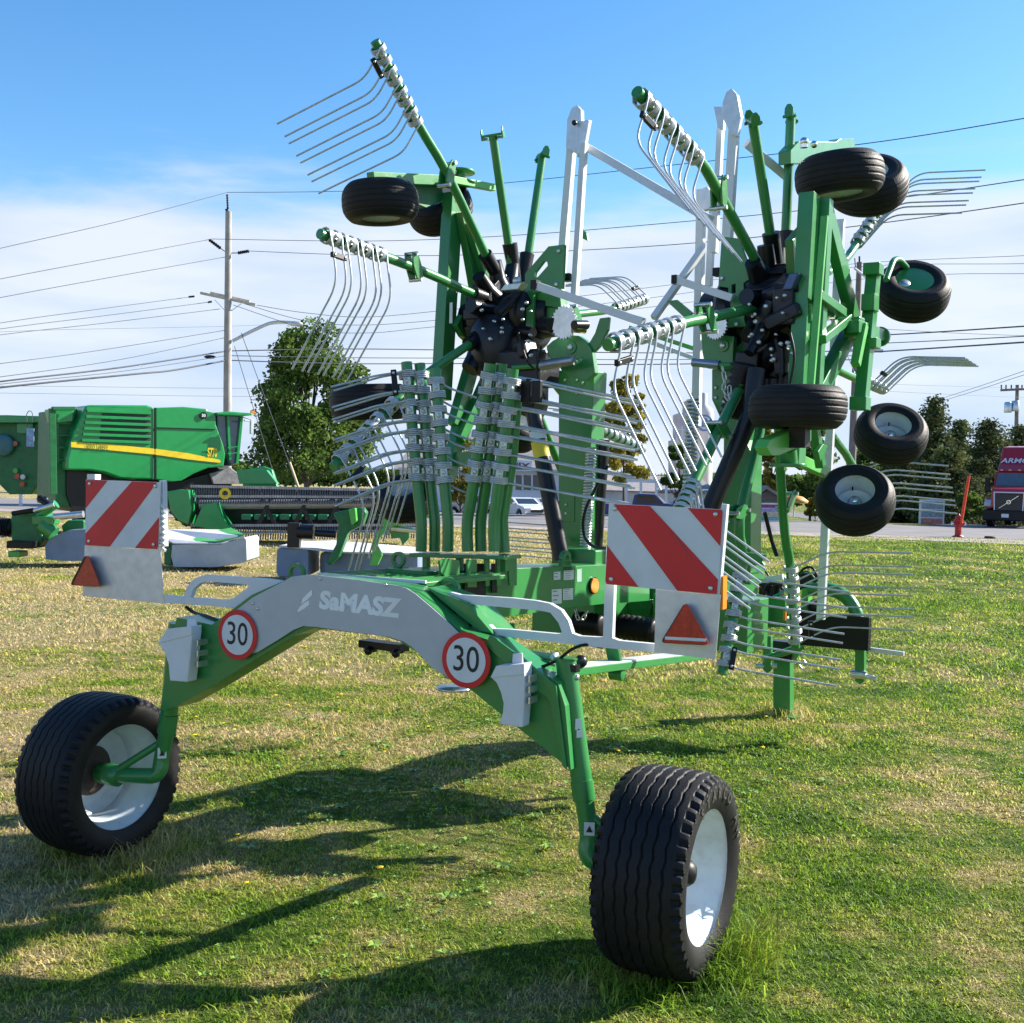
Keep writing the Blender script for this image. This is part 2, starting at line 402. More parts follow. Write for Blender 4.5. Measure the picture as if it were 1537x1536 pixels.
m = MB(); m.plate(poly(brL, TB - .06), AX.V * .028, [poly(holeL, TB - .06)])
R_(m, 'board_bracket', WHITE, .002)
m = MB()
for x, y in ((674, 907), (683, 921), (708, 936)): bolt(m, AX.T(x, y, TB), -AX.V, .011, .014)
R_(m, 'bracket_bolt', BLACK)

# ---- warning boards ----------------------------------------------------
def quad_pt(c4, a, b):
    tl, tr, br_, bl = c4; top = tl.lerp(tr, a); bot = bl.lerp(br_, a); return top.lerp(bot, b)
def warning_board(c4px, plate_px, t, flip, lab, tri, lamp=None):
    c4 = [AX.T(x, y, t) for x, y in c4px]
    # backing plate
    m = MB(); m.plate([AX.T(x, y, t + .006) for x, y in plate_px], AX.V * .004)
    bd = R_(m, 'warning_board', WHITEM, .001, lab)
    m = MB(); m.plate(c4, AX.V * .004); m.build('board_face', SWHITE, bd)
    W = (c4[1] - c4[0]).length; Hh = (c4[3] - c4[0]).length
    def strip(ab, name='red_stripe'):
        m = MB(); m.plate([quad_pt(c4, a if not flip else 1 - a, b) - AX.V * .0012 for a, b in ab], -AX.V * .001); m.build(name, RED, bd)
    strip([(.0, .0), (.02, 0), (.125, 0), (.0, 0)][:0] or [(0, .0), (.0, .0)] ) if False else None
    # stripes written for the right-hand board: falling to the right
    strip([(.045, .004), (.37, .004), (.995, .82), (.995, .99), (.93, .995), (.655, .996)])
    strip([(.70, .004), (.985, .004), (.995, .03), (.995, .43)])
    strip([(.004, .52), (.31, .996), (.02, .996), (.004, .96)])
    m = MB()
    for a, b in ((.06, .06), (.94, .06), (.06, .93), (.94, .93)): bolt(m, quad_pt(c4, a, b) - AX.V * .003, -AX.V, .010, .006)
    m.build('board_bolt', STEEL, bd)
    # triangular reflector with a black housing
    P = [AX.T(x, y, t - .030) for x, y in tri]
    cen = (P[0] + P[1] + P[2]) / 3
    out = []
    for i in range(3): out += round_corner(P[i - 1], P[i], P[(i + 1) % 3], .022, 4)
    m = MB(); m.plate([AX.T(*proj(q)[:2], t - .004) for q in out], -AX.V * .022); tr_ = m.build('reflector', BLKPL, bd)
    m = MB(); m.plate(out, -AX.V * .006, ); m.build('reflector_lens', REDR, tr_)
    a, b = P[1].lerp(P[2], .07), P[1].lerp(P[2], .93); upv = (P[0] - (P[1] + P[2]) / 2).normalized()
    m = MB(); m.plate([a + upv * .012 - AX.V * .0065, b + upv * .012 - AX.V * .0065, b + upv * .024 - AX.V * .0065, a + upv * .024 - AX.V * .0065], -AX.V * .001); m.build('reflector_strip', REDR if flip else SWHITE, tr_)
    return bd
bR = warning_board([(914, 756), (1086, 765), (1077, 893), (908, 877)], [(984, 884), (1082, 893), (1074, 990), (982, 979)], -.02, False, 'right striped warning board with a bright red reflector', [(1031, 903), (994, 964), (1066, 968)])
bL = warning_board([(129, 720), (241, 724), (238, 825), (128, 819)], [(127, 819), (241, 825), (246, 906), (124, 895)], .0, True, 'left striped warning board with a dark red reflector', [(133, 832), (110, 878), (152, 881)])
m = MB(); m.bar(AX.T(1089, 757, .0), AX.T(1077, 895, .0), .022, .03, AX.V); m.build('board_post', WHITE, bR)
m = MB(); m.bar(AX.T(245, 721, .03), AX.T(247, 820, .03), .024, .03, AX.V)
for k in range(9):
    y = 757 + k * 8; m.bar(AX.T(241, y, .012), AX.T(248, y + 6, .012), .012, .014, AX.V)
m.build('board_post', WHITE, bL)
m = MB(); m.box(AX.T(141, 716, .02), AX.U * .03, AX.V * .02, Z * .014); m.build('board_post', WHITE, bL)
m = MB(); m.bar(AX.T(1081, 864, .02) + AX.U * .012, AX.T(1080, 914, .02) + AX.U * .012, .018, .05, AX.V); m.build('side_lamp', ORANGE, bR)
# small printed line down the board
m = MB(); a, b = AX.T(1010, 803, -.024), AX.T(1037, 841, -.024); dd = (b - a).normalized(); pp = dd.cross(AX.V).normalized()
for k in range(26):
    q = a + (b - a) * k / 26; m.plate([q, q + dd * .003, q + dd * .003 + pp * .005, q + pp * .005], -AX.V * .0006)
m.build('small_print', mat('print_red', (.3, .1, .1), .6), bR)

# ---- wheel chocks on the arch ---------------------------------------
def chock(pts, top, tab, lab):
    P = [A(x, y, T0 - .02) for x, y in pts]; m = MB(); m.plate(P, -AX.V * .07); ch = R_(m, 'wheel_chock', WHITE, .006, lab)
    P = [A(x, y, T0 - .02) for x, y in top]; m = MB(); m.plate(P, -AX.V * .074); m.build('chock_top', WHITE, ch, .004)
    P = [A(x, y, T0 - .045) for x, y in tab]; m = MB(); m.plate(P, -AX.V * .010); m.build('chock_tab', WHITE, ch, .003)
    e = max(pts, key=lambda q: q[0]); m = MB()
    for k in (22, 38, 54): m.box(A(e[0] + 1, top[0][1] + k, T0 - .05), AX.U * .004, AX.V * .035, Z * .014)
    m.build('chock_bracket', STEEL, ch)
chock([(748, 1013), (799, 1008), (798, 1050), (795, 1088), (761, 1083), (766, 1066), (767, 1052), (763, 1036), (757, 1022)], [(757, 996), (799, 993), (799, 1009), (748, 1014)], [(771, 981), (785, 980), (786, 996), (770, 996)], 'white wheel chock clipped beside the right 30 sign')
chock([(252, 963), (303, 950), (300, 985), (296, 1021), (270, 1019), (268, 995), (262, 976)], [(266, 942), (303, 938), (303, 951), (252, 964)], [(283, 929), (296, 929), (297, 942), (282, 942)], 'white wheel chock clipped beside the left 30 sign')

# ---- tie rod, hoses, cylinder beneath the arch ----------------------
m = MB(); m.tube([T(762, 978, .2), T(828, 988, .2)], .022, 16); m.tube([T(826, 988, .2), T(845, 990, .2)], .012, 12)
R_(m, 'steering_cylinder', mat('zinc_green', (.16, .30, .22), .35, metal=.6))
m = MB(); m.lathe(T(832, 988, .2), T(845, 990, .2) - T(826, 988, .2), [(.0, -.01), (.028, -.01), (.028, .012), (0, .012)], 6); R_(m, 'nut', STEEL)
m = MB(); m.ball(T(872, 993, .4), .030); m.bar(T(846, 1000, .1), T(868, 1004, .1), .03, .03); R_(m, 'ball_joint', BLACK)
m = MB(); m.tube(smooth_path([T(770, 1004, .2), T(805, 1003, .1), T(835, 992, .1), T(858, 975, .1), T(880, 968, .15), T(905, 972, .2)]), .007, 8); R_(m, 'hydraulic_hose', BLKPL)
m = MB(); m.tube(smooth_path([A(279, 911, .1), A(292, 920, .1), A(310, 925, .05), A(330, 933, .0)]), .009, 8); R_(m, 'cable', BLKPL)
m = MB()
for x, y in ((556, 964), (596, 966)): m.cyl(T(x, y, .25), T(x, y + 14, .25), .035, n=12)
m.box(T(576, 969, .25), BD.U * .13, BD.V * .04, Z * .018)
for x, y in ((553, 977), (594, 981)): m.ball(T(x, y, .2), .022)
R_(m, 'steering_joint', BLACK, .003)
m = MB(); m.lathe(T(682, 1031, .4), Z, [(0, 0), (.09, 0), (.09, -.012), (0, -.012)], 20); R_(m, 'foot_plate', STEEL)
# lower trailing member on the right
q0, q1 = B(.93, .12, 1.10), B(.93, 1.28, 1.08)
pA, pB = S(812, 1012, .93), S(1046, 984, .93)
m = MB(); m.bar(pA, pB, .10, .035); lm = R_(m, 'side_member', GREEN, .003)
m = MB(); m.bar(pA + Z * .0205, pB + Z * .0205, .085, .006); m.build('lit_top_face', mat('lit_top_pale', (.55, .57, .60), .45, var=.3, scale=9, dirt=.4, dcol=(.2, .2, .2)), lm)  # pale colour stands for the sunlit upper face of the member
m = MB(); m.bar(S(918, 968, .93) - Z * .0, S(927, 1008, .93), .07, .02, BD.V); m.lathe(S(925, 1012, .93) - BD.U * .03, BD.U, [(0, 0), (.03, 0), (.03, .07), (0, .07)], 16); R_(m, 'hanger', GREEN, .003)

# ---- deck plate and lifting eyes -------------------------------------
dk = [A(x, y, .10) for x, y in ((482, 862), (540, 869), (600, 876), (668, 884))] + [A(x, y, .42) for x, y in ((690, 873), (600, 856), (530, 849), (508, 850))]
deck = MB()
z0 = A(560, 868, .1).z
fr = [A(478, 862, .09), A(640, 882, .09)]
for p_ in fr: p_.z = z0
a, b = fr; back = [a + BD.V * .62 + AX.U * .06, b + BD.V * .62 + AX.U * .02]
m = MB(); m.plate([a, b, back[1], back[0]], -Z * .02); dke = R_(m, 'deck_plate', GREEN, .002)
m = MB()
for k in range(11):
    f = (k + .5) / 11; m.bar(a.lerp(b, f) + Z * .004, back[0].lerp(back[1], f) + Z * .004, .012, .010)
m.build('deck_rib', GREEN, dke)
m = MB(); m.bar(a - AX.V * .004 + Z * .002, b - AX.V * .004 + Z * .002, .012, .014); m.build('deck_edge', SWHITE, dke)
m = MB(); m.plate([A(x, y, .0) for x, y in ((640, 882), (655, 888), (700, 905), (740, 952), (720, 948), (690, 925), (660, 900))], AX.V * .2); R_(m, 'deck_wing', GREEN, .003)
def eye(px, py, fn, t, r, rin, lab=None):
    c = fn(px, py, t); m = MB(); disc(m, c, -AX.V, r, .022, 28, rin); m.plate([c + AX.U * -r + Z * -.005, c + AX.U * r * 1.0 + Z * -.005, c + AX.U * r * 1.3 - Z * r * 1.6, c - AX.U * r * 1.3 - Z * r * 1.6][:0] or [c + AX.U * -r * 1.0 - Z * r * .95, c + AX.U * r - Z * r * .95, c + AX.U * r * 1.2 - Z * r * 1.5, c - AX.U * r * 1.2 - Z * r * 1.5], AX.V * .02)
    R_(m, 'lifting_eye', GREEN, .003)
eye(600, 840, T, .45, .040, .024); eye(676, 885, T, .25, .058, .036); eye(448, 860, A, .10, .048, .034)

# ---- main beam ---------------------------------------------------------
def bx(u0, u1, v0, v1, h0, h1, name, m_=GREEN, bev=.006, lab=None):
    m = MB(); m.box(B((u0 + u1) / 2, (v0 + v1) / 2, (h0 + h1) / 2), BD.U * abs(u1 - u0) / 2, BD.V * abs(v1 - v0) / 2, Z * abs(h1 - h0) / 2); return R_(m, name, m_, bev, lab)
su = .13
def sh(px, py, u=su): p = S(px, py, u) - BD.C; return p.dot(BD.V), p.z
side = [S(x, y, su) for x, y in ((640, 858), (757, 854), (905, 848), (975, 846), (975, 902), (905, 907), (860, 912), (725, 931), (640, 926))]
m = MB(); m.plate(side, -BD.U * .26); mb_ = R_(m, 'main_beam', GREEN, .018)
# decals
def decal(px0, py0, px1, py1, name='decal', m_=PAPER, lines=0, parent=None, u=su + .0012):
    P = [S(x, y, u) for x, y in ((px0, py0), (px1, py0 - 1), (px1, py1 - 1), (px0, py1))]
    m = MB(); m.plate(P, BD.U * .0008); o = m.build(name, m_, parent or mb_)
    if lines:
        m = MB()
        for k in range(lines):
            f0 = (k + .6) / (lines + .4); w = random.uniform(.5, .85)
            a_, b_ = P[0].lerp(P[3], f0) + BD.U * .001, P[1].lerp(P[2], f0) + BD.U * .001
            h = (P[0] - P[3]) * .22 / lines
            m.plate([a_.lerp(b_, .12), a_.lerp(b_, w), a_.lerp(b_, w) + h, a_.lerp(b_, .12) + h], BD.U * .0006)
        m.build('decal_print', mat('print_grey', (.25, .25, .25), .6) if 'print_grey' not in bpy.data.materials else bpy.data.materials['print_grey'], mb_)
decal(831, 859, 841, 871, lines=2); decal(846, 857, 861, 871, lines=4); decal(828, 885, 843, 907, lines=3); decal(845, 884, 860, 901, lines=5)
decal(866, 855, 873, 874, m_=mat('decal_green_grey', (.3, .42, .38), .5))
c = S(889, 879, su); m = MB(); disc(m, c + BD.U * .002, BD.U, .052, .012, 28); rf = m.build('side_reflector', BLKPL, mb_)
m = MB(); disc(m, c + BD.U * .014, BD.U, .045, .006, 28); m.build('reflector_lens', ORANGE, rf)
# bracket for the rack
m = MB(); pass
for q_ in (((702, 840), (716, 840), (716, 882), (702, 882)), ((729, 838), (735, 838), (735, 880), (729, 880)), ((746, 838), (753, 838), (753, 880), (746, 880)), ((763, 838), (776, 839), (776, 879), (765, 879)), ((660, 842), (672, 838), (690, 842), (690, 862), (672, 868), (662, 860))):
    m = MB(); m.plate([S(x, y, su + .07) for x, y in q_], -BD.U * .012); R_(m, 'rack_bracket', GREEN, .002)
m = MB(); m.plate([S(x, y, su + .015) for x, y in ((696, 846), (728, 846), (728, 902), (696, 902))], BD.U * .006); R_(m, 'gap_shade', BLKPL)  # black sheet painted in for the shade between the rack brackets
m = MB(); m.plate([S(x, y, su + .015) for x, y in ((737, 846), (745, 846), (745, 890), (737, 890))], BD.U * .006); R_(m, 'gap_shade', BLKPL)  # same dark sheet for the shade in the narrower gap
rk = [T(628, 829, .8), T(770, 833, .8)]
m = MB(); m.bar(rk[0] - Z * .012, rk[1] - Z * .012, .16, .02); R_(m, 'rack_plate', GREEN, .003)
for x in (640, 690, 757):
    m = MB(); m.bar(T(x, 831, .85), T(x, 858, .85), .035, .03, BD.V); R_(m, 'rack_leg', GREEN, .003)
# lug on the beam carrying the black cylinder
m = MB(); cl = S(845, 838, .1); disc(m, cl, BD.U, .045, .03, 24, .018); m.box(cl - Z * .05 + BD.U * .015, BD.U * .015, BD.V * .05, Z * .04); R_(m, 'cylinder_lug', GREEN, .003)
# ---- lift masts ---------------------------------------------------------
UL, UR = -.38, .66
def plateS(pts, u, th, name, m_=GREEN, bev=.004, holes=(), parent=None, lab=None, d=-1):
    m = MB(); m.plate([S(x, y, u) for x, y in pts], BD.U * th * d, [[S(x, y, u) for x, y in h] for h in holes]); return m.build(name, m_, parent or RAKE, bev, lab)
def plateT(pts, t, th, name, m_=GREEN, bev=.004, holes=(), parent=None, lab=None):
    m = MB(); m.plate([T(x, y, t) for x, y in pts], BD.V * th, [[T(x, y, t) for x, y in h] for h in holes]); return m.build(name, m_, parent or RAKE, bev, lab)
def boltsT(pts, t, r=.012, parent=None, m_=STEEL, name='bolt'):
    for x, y in pts:
        m = MB(); bolt(m, T(x, y, t), -BD.V, r, .012); m.build(name, m_, parent or RAKE)
TM = 2.45
ml = plateT([(838, 556), (892, 556), (888, 640), (880, 842), (838, 842)], TM, .17, 'lift_mast', GREEN, .008)
boltsT([(848, 571), (866, 571), (866, 590), (849, 582), (875, 575)], TM - .001, .012, ml)
boltsT([(850, 758), (850, 771)], TM - .001, .010, ml)
plateT([(842, 740), (862, 740), (862, 783), (842, 783)], TM - .006, .006, 'mast_plate', GREEN, .001, parent=ml)
mr = plateT([(1068, 555), (1128, 500), (1134, 560), (1118, 660), (1128, 680), (1126, 862), (1083, 862), (1086, 640), (1068, 600)], TM, .17, 'lift_mast', GREEN, .008)
boltsT([(1075, 582), (1075, 597), (1087, 603)], TM - .001, .012, mr); boltsT([(1095, 769), (1094, 783)], TM - .001, .01, mr)
# mast feet
plateT([(820, 806), (845, 806), (838, 818), (824, 815)], 2.3, .03, 'hook_plate')
plateT([(1116, 829), (1150, 833), (1146, 838), (1144, 843), (1148, 849), (1114, 848)], 2.2, .03, 'hook_plate')
# big quadrant plates around the rotor pivots
plateT([(847, 367), (823, 370), (788, 411), (788, 437), (775, 445), (774, 487), (767, 489), (768, 497), (800, 497), (801, 440), (844, 433)], TM - .05, .03, 'pivot_plate', GREEN, .002, holes=[[(802, 414), (806, 417), (822, 399), (821, 393), (816, 392), (803, 409)]])
boltsT([(777, 491), (835, 427), (839, 377)], TM - .051, .016)
plateT([(800, 438), (840, 442), (842, 462), (800, 458)], TM, .10, 'gear_housing', GREEN, .006)
plateT([(800, 459), (842, 463), (835, 480), (798, 478)], TM + .02, .10, 'gear_housing', GREEN, .006)
plateT([(820, 520), (829, 512), (845, 503), (868, 504), (880, 512), (888, 525), (893, 560), (880, 572), (845, 560), (836, 545), (822, 535)], TM - .12, .05, 'quadrant_plate', GREEN, .004)
m = MB(); c = T(857, 522, TM - .12); disc(m, c, -BD.V, .042, .01, 28); R_(m, 'pivot_boss', GREEN, .002); m = MB(); bolt(m, c - BD.V * .01, -BD.V, .022, .012); R_(m, 'bolt', STEEL)
plateT([(873, 528), (880, 522), (893, 500), (900, 478), (914, 476), (912, 495), (900, 520), (884, 536)], TM - .10, .03, 'latch_hook', GREEN, .003)
# toothed segment, bright steel
def toothed(px, py, r, name='tooth_segment', n=26):
    c = T(px, py, TM - .20); P = []
    for k in range(n * 2):
        a = math.pi * k / n; rr = r * (1.0 if k % 2 else .86); P.append(c + BD.U * math.cos(a) * rr * .85 + Z * math.sin(a) * rr)
    m = MB(); m.plate(P, BD.V * .02); return R_(m, name, STEEL, .001)
toothed(846, 484, .115); toothed(1074, 488, .09)
m = MB(); m.cyl(T(862, 488, TM - .22), T(880, 488, TM - .1), .03, n=16); m.cyl(T(830, 489, TM - .2), T(815, 487, TM - .1), .05, n=18); R_(m, 'motor', BLACK, .003)
m = MB(); m.cyl(T(857, 494, TM - .2), T(878, 496, TM - .1), .022, n=12); R_(m, 'bronze_bush', mat('bronze', (.35, .28, .06), .35, metal=.6))
m = MB(); m.cyl(T(812, 549, TM - .22), T(862, 541, TM - .22), .032, n=20); cyl_ = R_(m, 'latch_cylinder', mat('zinc', (.30, .32, .38), .3, metal=.8))
m = MB(); m.cyl(T(770, 552, TM - .22), T(812, 549, TM - .22), .018, n=12); m.build('cylinder_rod', GREEN, cyl_)
m = MB(); disc(m, T(869, 541, TM - .22), -BD.V, .022, .02, 18, .012); m.build('rod_eye', GREEN, cyl_)
# right rotor equivalents
plateT([(1083, 355), (1108, 358), (1124, 400), (1124, 420), (1116, 425), (1117, 480), (1120, 490), (1092, 492), (1093, 432), (1078, 430)], TM - .05, .03, 'pivot_plate', GREEN, .002, holes=[[(1098, 428), (1104, 426), (1104, 440), (1098, 440)]])
boltsT([(1084, 418), (1106, 487)], TM - .051, .014)
plateT([(1052, 500), (1068, 502), (1102, 505), (1100, 530), (1100, 553), (1060, 553), (1054, 530)], TM - .10, .05, 'quadrant_plate', GREEN, .004)
m = MB(); c = T(1086, 519, TM - .10); disc(m, c, -BD.V, .036, .012, 24); R_(m, 'pivot_boss', GREEN, .002); m = MB(); bolt(m, c - BD.V * .012, -BD.V, .018, .012); R_(m, 'bolt', STEEL)
m = MB(); m.cyl(T(1040, 544, TM - .22), T(1080, 548, TM - .22), .026, n=20); c2_ = R_(m, 'latch_cylinder', bpy.data.materials['zinc'])
m = MB(); m.cyl(T(1080, 548, TM - .22), T(1112, 548, TM - .22), .016, n=12); m.build('cylinder_rod', GREEN, c2_)
# hoses, corrugated boots, springs, dark shafts
def coil(p, q, r, turns, wr, name, m_, n=None, parent=None):
    p, q = Vector(p), Vector(q); t = (q - p).normalized(); x = t.cross(BD.V).normalized(); y = t.cross(x); P = []
    k = int(turns * 12)
    for i in range(k + 1): a = 2 * math.pi * i / 12; P.append(p.lerp(q, i / k) + x * math.cos(a) * r + y * math.sin(a) * r)
    m = MB(); m.tube(P, wr, 6); return m.build(name, m_, parent or RAKE)
coil(T(888, 672, 2.3), T(878, 826, 2.3), .030, 34, .0075, 'mast_spring', STEEL)
coil(T(1040, 600, 2.3), T(1030, 830, 2.3), .034, 40, .0085, 'mast_spring', STEEL)
ca_, cb_ = T(801, 620, 2.1), T(843, 842, 2.05)
m = MB(); m.tube([ca_, cb_], .052, 18); sh1 = R_(m, 'lift_cylinder', BLACK)
m = MB(); m.tube([ca_.lerp(cb_, .20), ca_.lerp(cb_, .31)], .0535, 18); m.build('yellow_label', YELLOW, sh1)
m = MB(); m.tube([ca_.lerp(cb_, .13), ca_.lerp(cb_, .19)], .0535, 18); m.build('white_label', PAPER, sh1)
m = MB(); m.tube([T(905, 660, 2.6), T(893, 836, 2.6)], .046, 16); R_(m, 'lift_cylinder', BLACK)
m = MB(); m.tube([T(1136, 555, 2.1), T(1128, 620, 2.05), T(1050, 800, 1.9)], .052, 16); R_(m, 'lift_cylinder', BLACK)
def boot(p, q, r, n, name='rubber_boot'):
    n = max(6, int(n * .9))
    p, q = Vector(p), Vector(q); m = MB(); L_ = (q - p).length; pr = []
    for i in range(n * 2 + 1): pr.append((r if i % 2 else r * .68, L_ * i / (n * 2)))
    m.lathe(p, q - p, [(0, 0)] + pr + [(0, L_)], 24); return R_(m, name, BLKPL)
boot(T(1118, 545, 2.2), T(1098, 628, 2.2), .085, 9); boot(T(862, 934, 2.2), T(905, 940, 2.2), .075, 7); boot(T(928, 940, 2.5), T(985, 948, 2.5), .085, 8)
m = MB(); m.tube(smooth_path([T(912, 700, 2.1), T(880, 762, 2.0), T(876, 800, 2.0), T(890, 820, 1.9), T(915, 823, 1.8)]), .010, 8); R_(m, 'hydraulic_hose', BLKPL)
m = MB(); m.tube(smooth_path([T(1148, 770, 3.2), T(1158, 810, 3.3), T(1166, 835, 3.3)]), .014, 8); R_(m, 'hydraulic_hose', BLKPL)
m = MB(); m.tube([T(768, 600, 2.5), T(812, 610, 2.5)], .09, 14); m.box(T(790, 590, 2.5), BD.U * .12, BD.V * .1, Z * .10); R_(m, 'swivel_block', BLACK, .01)

# ---- rotor hubs ---------------------------------------------------------
def hub(px, py, sg, u):
    c = S(px, py, u); ax = BD.U * sg
    m = MB()
    m.lathe(c - ax * .30, ax, [(0, 0), (.20, 0), (.24, .04), (.24, .10), (.20, .14), (.21, .30), (.26, .34), (.26, .44), (.17, .48), (.15, .60), (0, .60)], 28)
    m.lathe(c - ax * .42, ax, [(0, 0), (.15, 0), (.16, .12)], 20)
    h = R_(m, 'rotor_hub', BLACK, .006)
    m = MB()
    for k in range(14):
        a = 2 * math.pi * k / 14; q = c + (BD.V * math.cos(a) + Z * math.sin(a)) * .21
        m.box(q + ax * .05, (BD.V * math.cos(a) + Z * math.sin(a)) * .07, (BD.V * -math.sin(a) + Z * math.cos(a)) * .035, ax * .10)
    m.build('hub_flange', BLACK, h, .006)
    for k in range(11):
        a = 2 * math.pi * (k + .35) / 11; r_ = BD.V * math.cos(a) + Z * math.sin(a); m = MB(); m.tube([c - ax * .04 + r_ * .12, c - ax * .0 + r_ * .27, c + r_ * .40], [.075, .058, .048], 14); m.build('arm_socket', BLACK, h)
    m = MB()
    for k in range(14):
        a = 2 * math.pi * (k + .5) / 14; q = c - ax * .25 + (BD.V * math.cos(a) + Z * math.sin(a)) * .17; bolt(m, q, -ax, .013, .03)
        q2 = c + (BD.V * math.cos(a) + Z * math.sin(a)) * .285; bolt(m, q2, (BD.V * math.cos(a) + Z * math.sin(a)), .012, .02)
    m.build('hub_bolt', STEEL, h)
    return c
HL = hub(757, 478, -1, -.99); HR = hub(1158, 468, 1, .95)
m = MB(); m.box(T(780, 555, 2.4), BD.U * .24, BD.V * .14, Z * .12); R_(m, 'gearbox', BLACK, .02)
m = MB(); m.lathe(T(745, 520, 2.4), Z, [(0, -.2), (.16, -.2), (.19, -.1), (.19, .1), (.14, .2), (0, .2)], 12); R_(m, 'gearbox', BLACK, .02)
def lumps(cx, cy, t, w, h, n, seed):
    rr = random.Random(seed)
    for k in range(n):
        m = MB(); c = T(cx + rr.uniform(-w, w), cy + rr.uniform(-h, h), t + rr.uniform(-.1, .2)); a = rr.uniform(0, 6.28)
        if k % 2: m.box(c, (BD.U * math.cos(a) + Z * math.sin(a)) * rr.uniform(.05, .11), BD.V * rr.uniform(.05, .1), (Z * math.cos(a) - BD.U * math.sin(a)) * rr.uniform(.03, .08))
        else: d_ = (BD.U * math.cos(a) + Z * math.sin(a) + BD.V * rr.uniform(-.8, .8)).normalized(); r_ = rr.uniform(.03, .065); m.tube([c - d_ * .12, c - d_ * .02, c + d_ * .02, c + d_ * .12], [r_, r_ * 1.25, r_ * .9, r_ * .8], 12)
        R_(m, 'gear_casing', BLACK, .016)
    for k in range(n):
        m = MB(); c = T(cx + rr.uniform(-w, w), cy + rr.uniform(-h, h), t - .16); bolt(m, c, -BD.V, rr.uniform(.008, .014), .02); R_(m, 'casing_bolt', STEEL)
lumps(1158, 530, 2.35, 34, 40, 12, 3); lumps(758, 500, 2.35, 40, 48, 14, 5); lumps(1155, 470, 2.3, 30, 40, 8, 8)
m = MB(); m.tube([T(1160, 570, 2.3), T(1157, 640, 2.3)], .07, 14); m.tube([T(1182, 560, 2.3), T(1180, 640, 2.3)], .05, 14); R_(m, 'drive_shaft', BLACK)
m = MB(); m.box(T(1190, 424, 2.2), BD.U * .028, BD.V * .04, Z * .045 + BD.U * .02); R_(m, 'valve_block', mat('blue_reflection', (.05, .09, .18), .3, metal=.5), .006)  # a blue reflection, put into the block as its own colour
m = MB(); m.box(T(772, 432, 2.2), BD.U * .07, BD.V * .04, Z * .02 + BD.U * .02); m.ball(T(776, 422, 2.2), .03); R_(m, 'valve_block', STEEL, .004)
for pts in ([(778, 500), (790, 540), (800, 552)], [(1186, 500), (1192, 540), (1180, 600)], [(1164, 510), (1172, 560), (1156, 640)], [(812, 520), (806, 560), (818, 600)]):
    m = MB(); m.tube(smooth_path([T(x, y, 2.1) for x, y in pts]), .008, 8); R_(m, 'hydraulic_hose', BLKPL)
plateT([(1000, 452), (1016, 450), (1040, 470), (1030, 480)], 2.3, .02, 'link_plate')

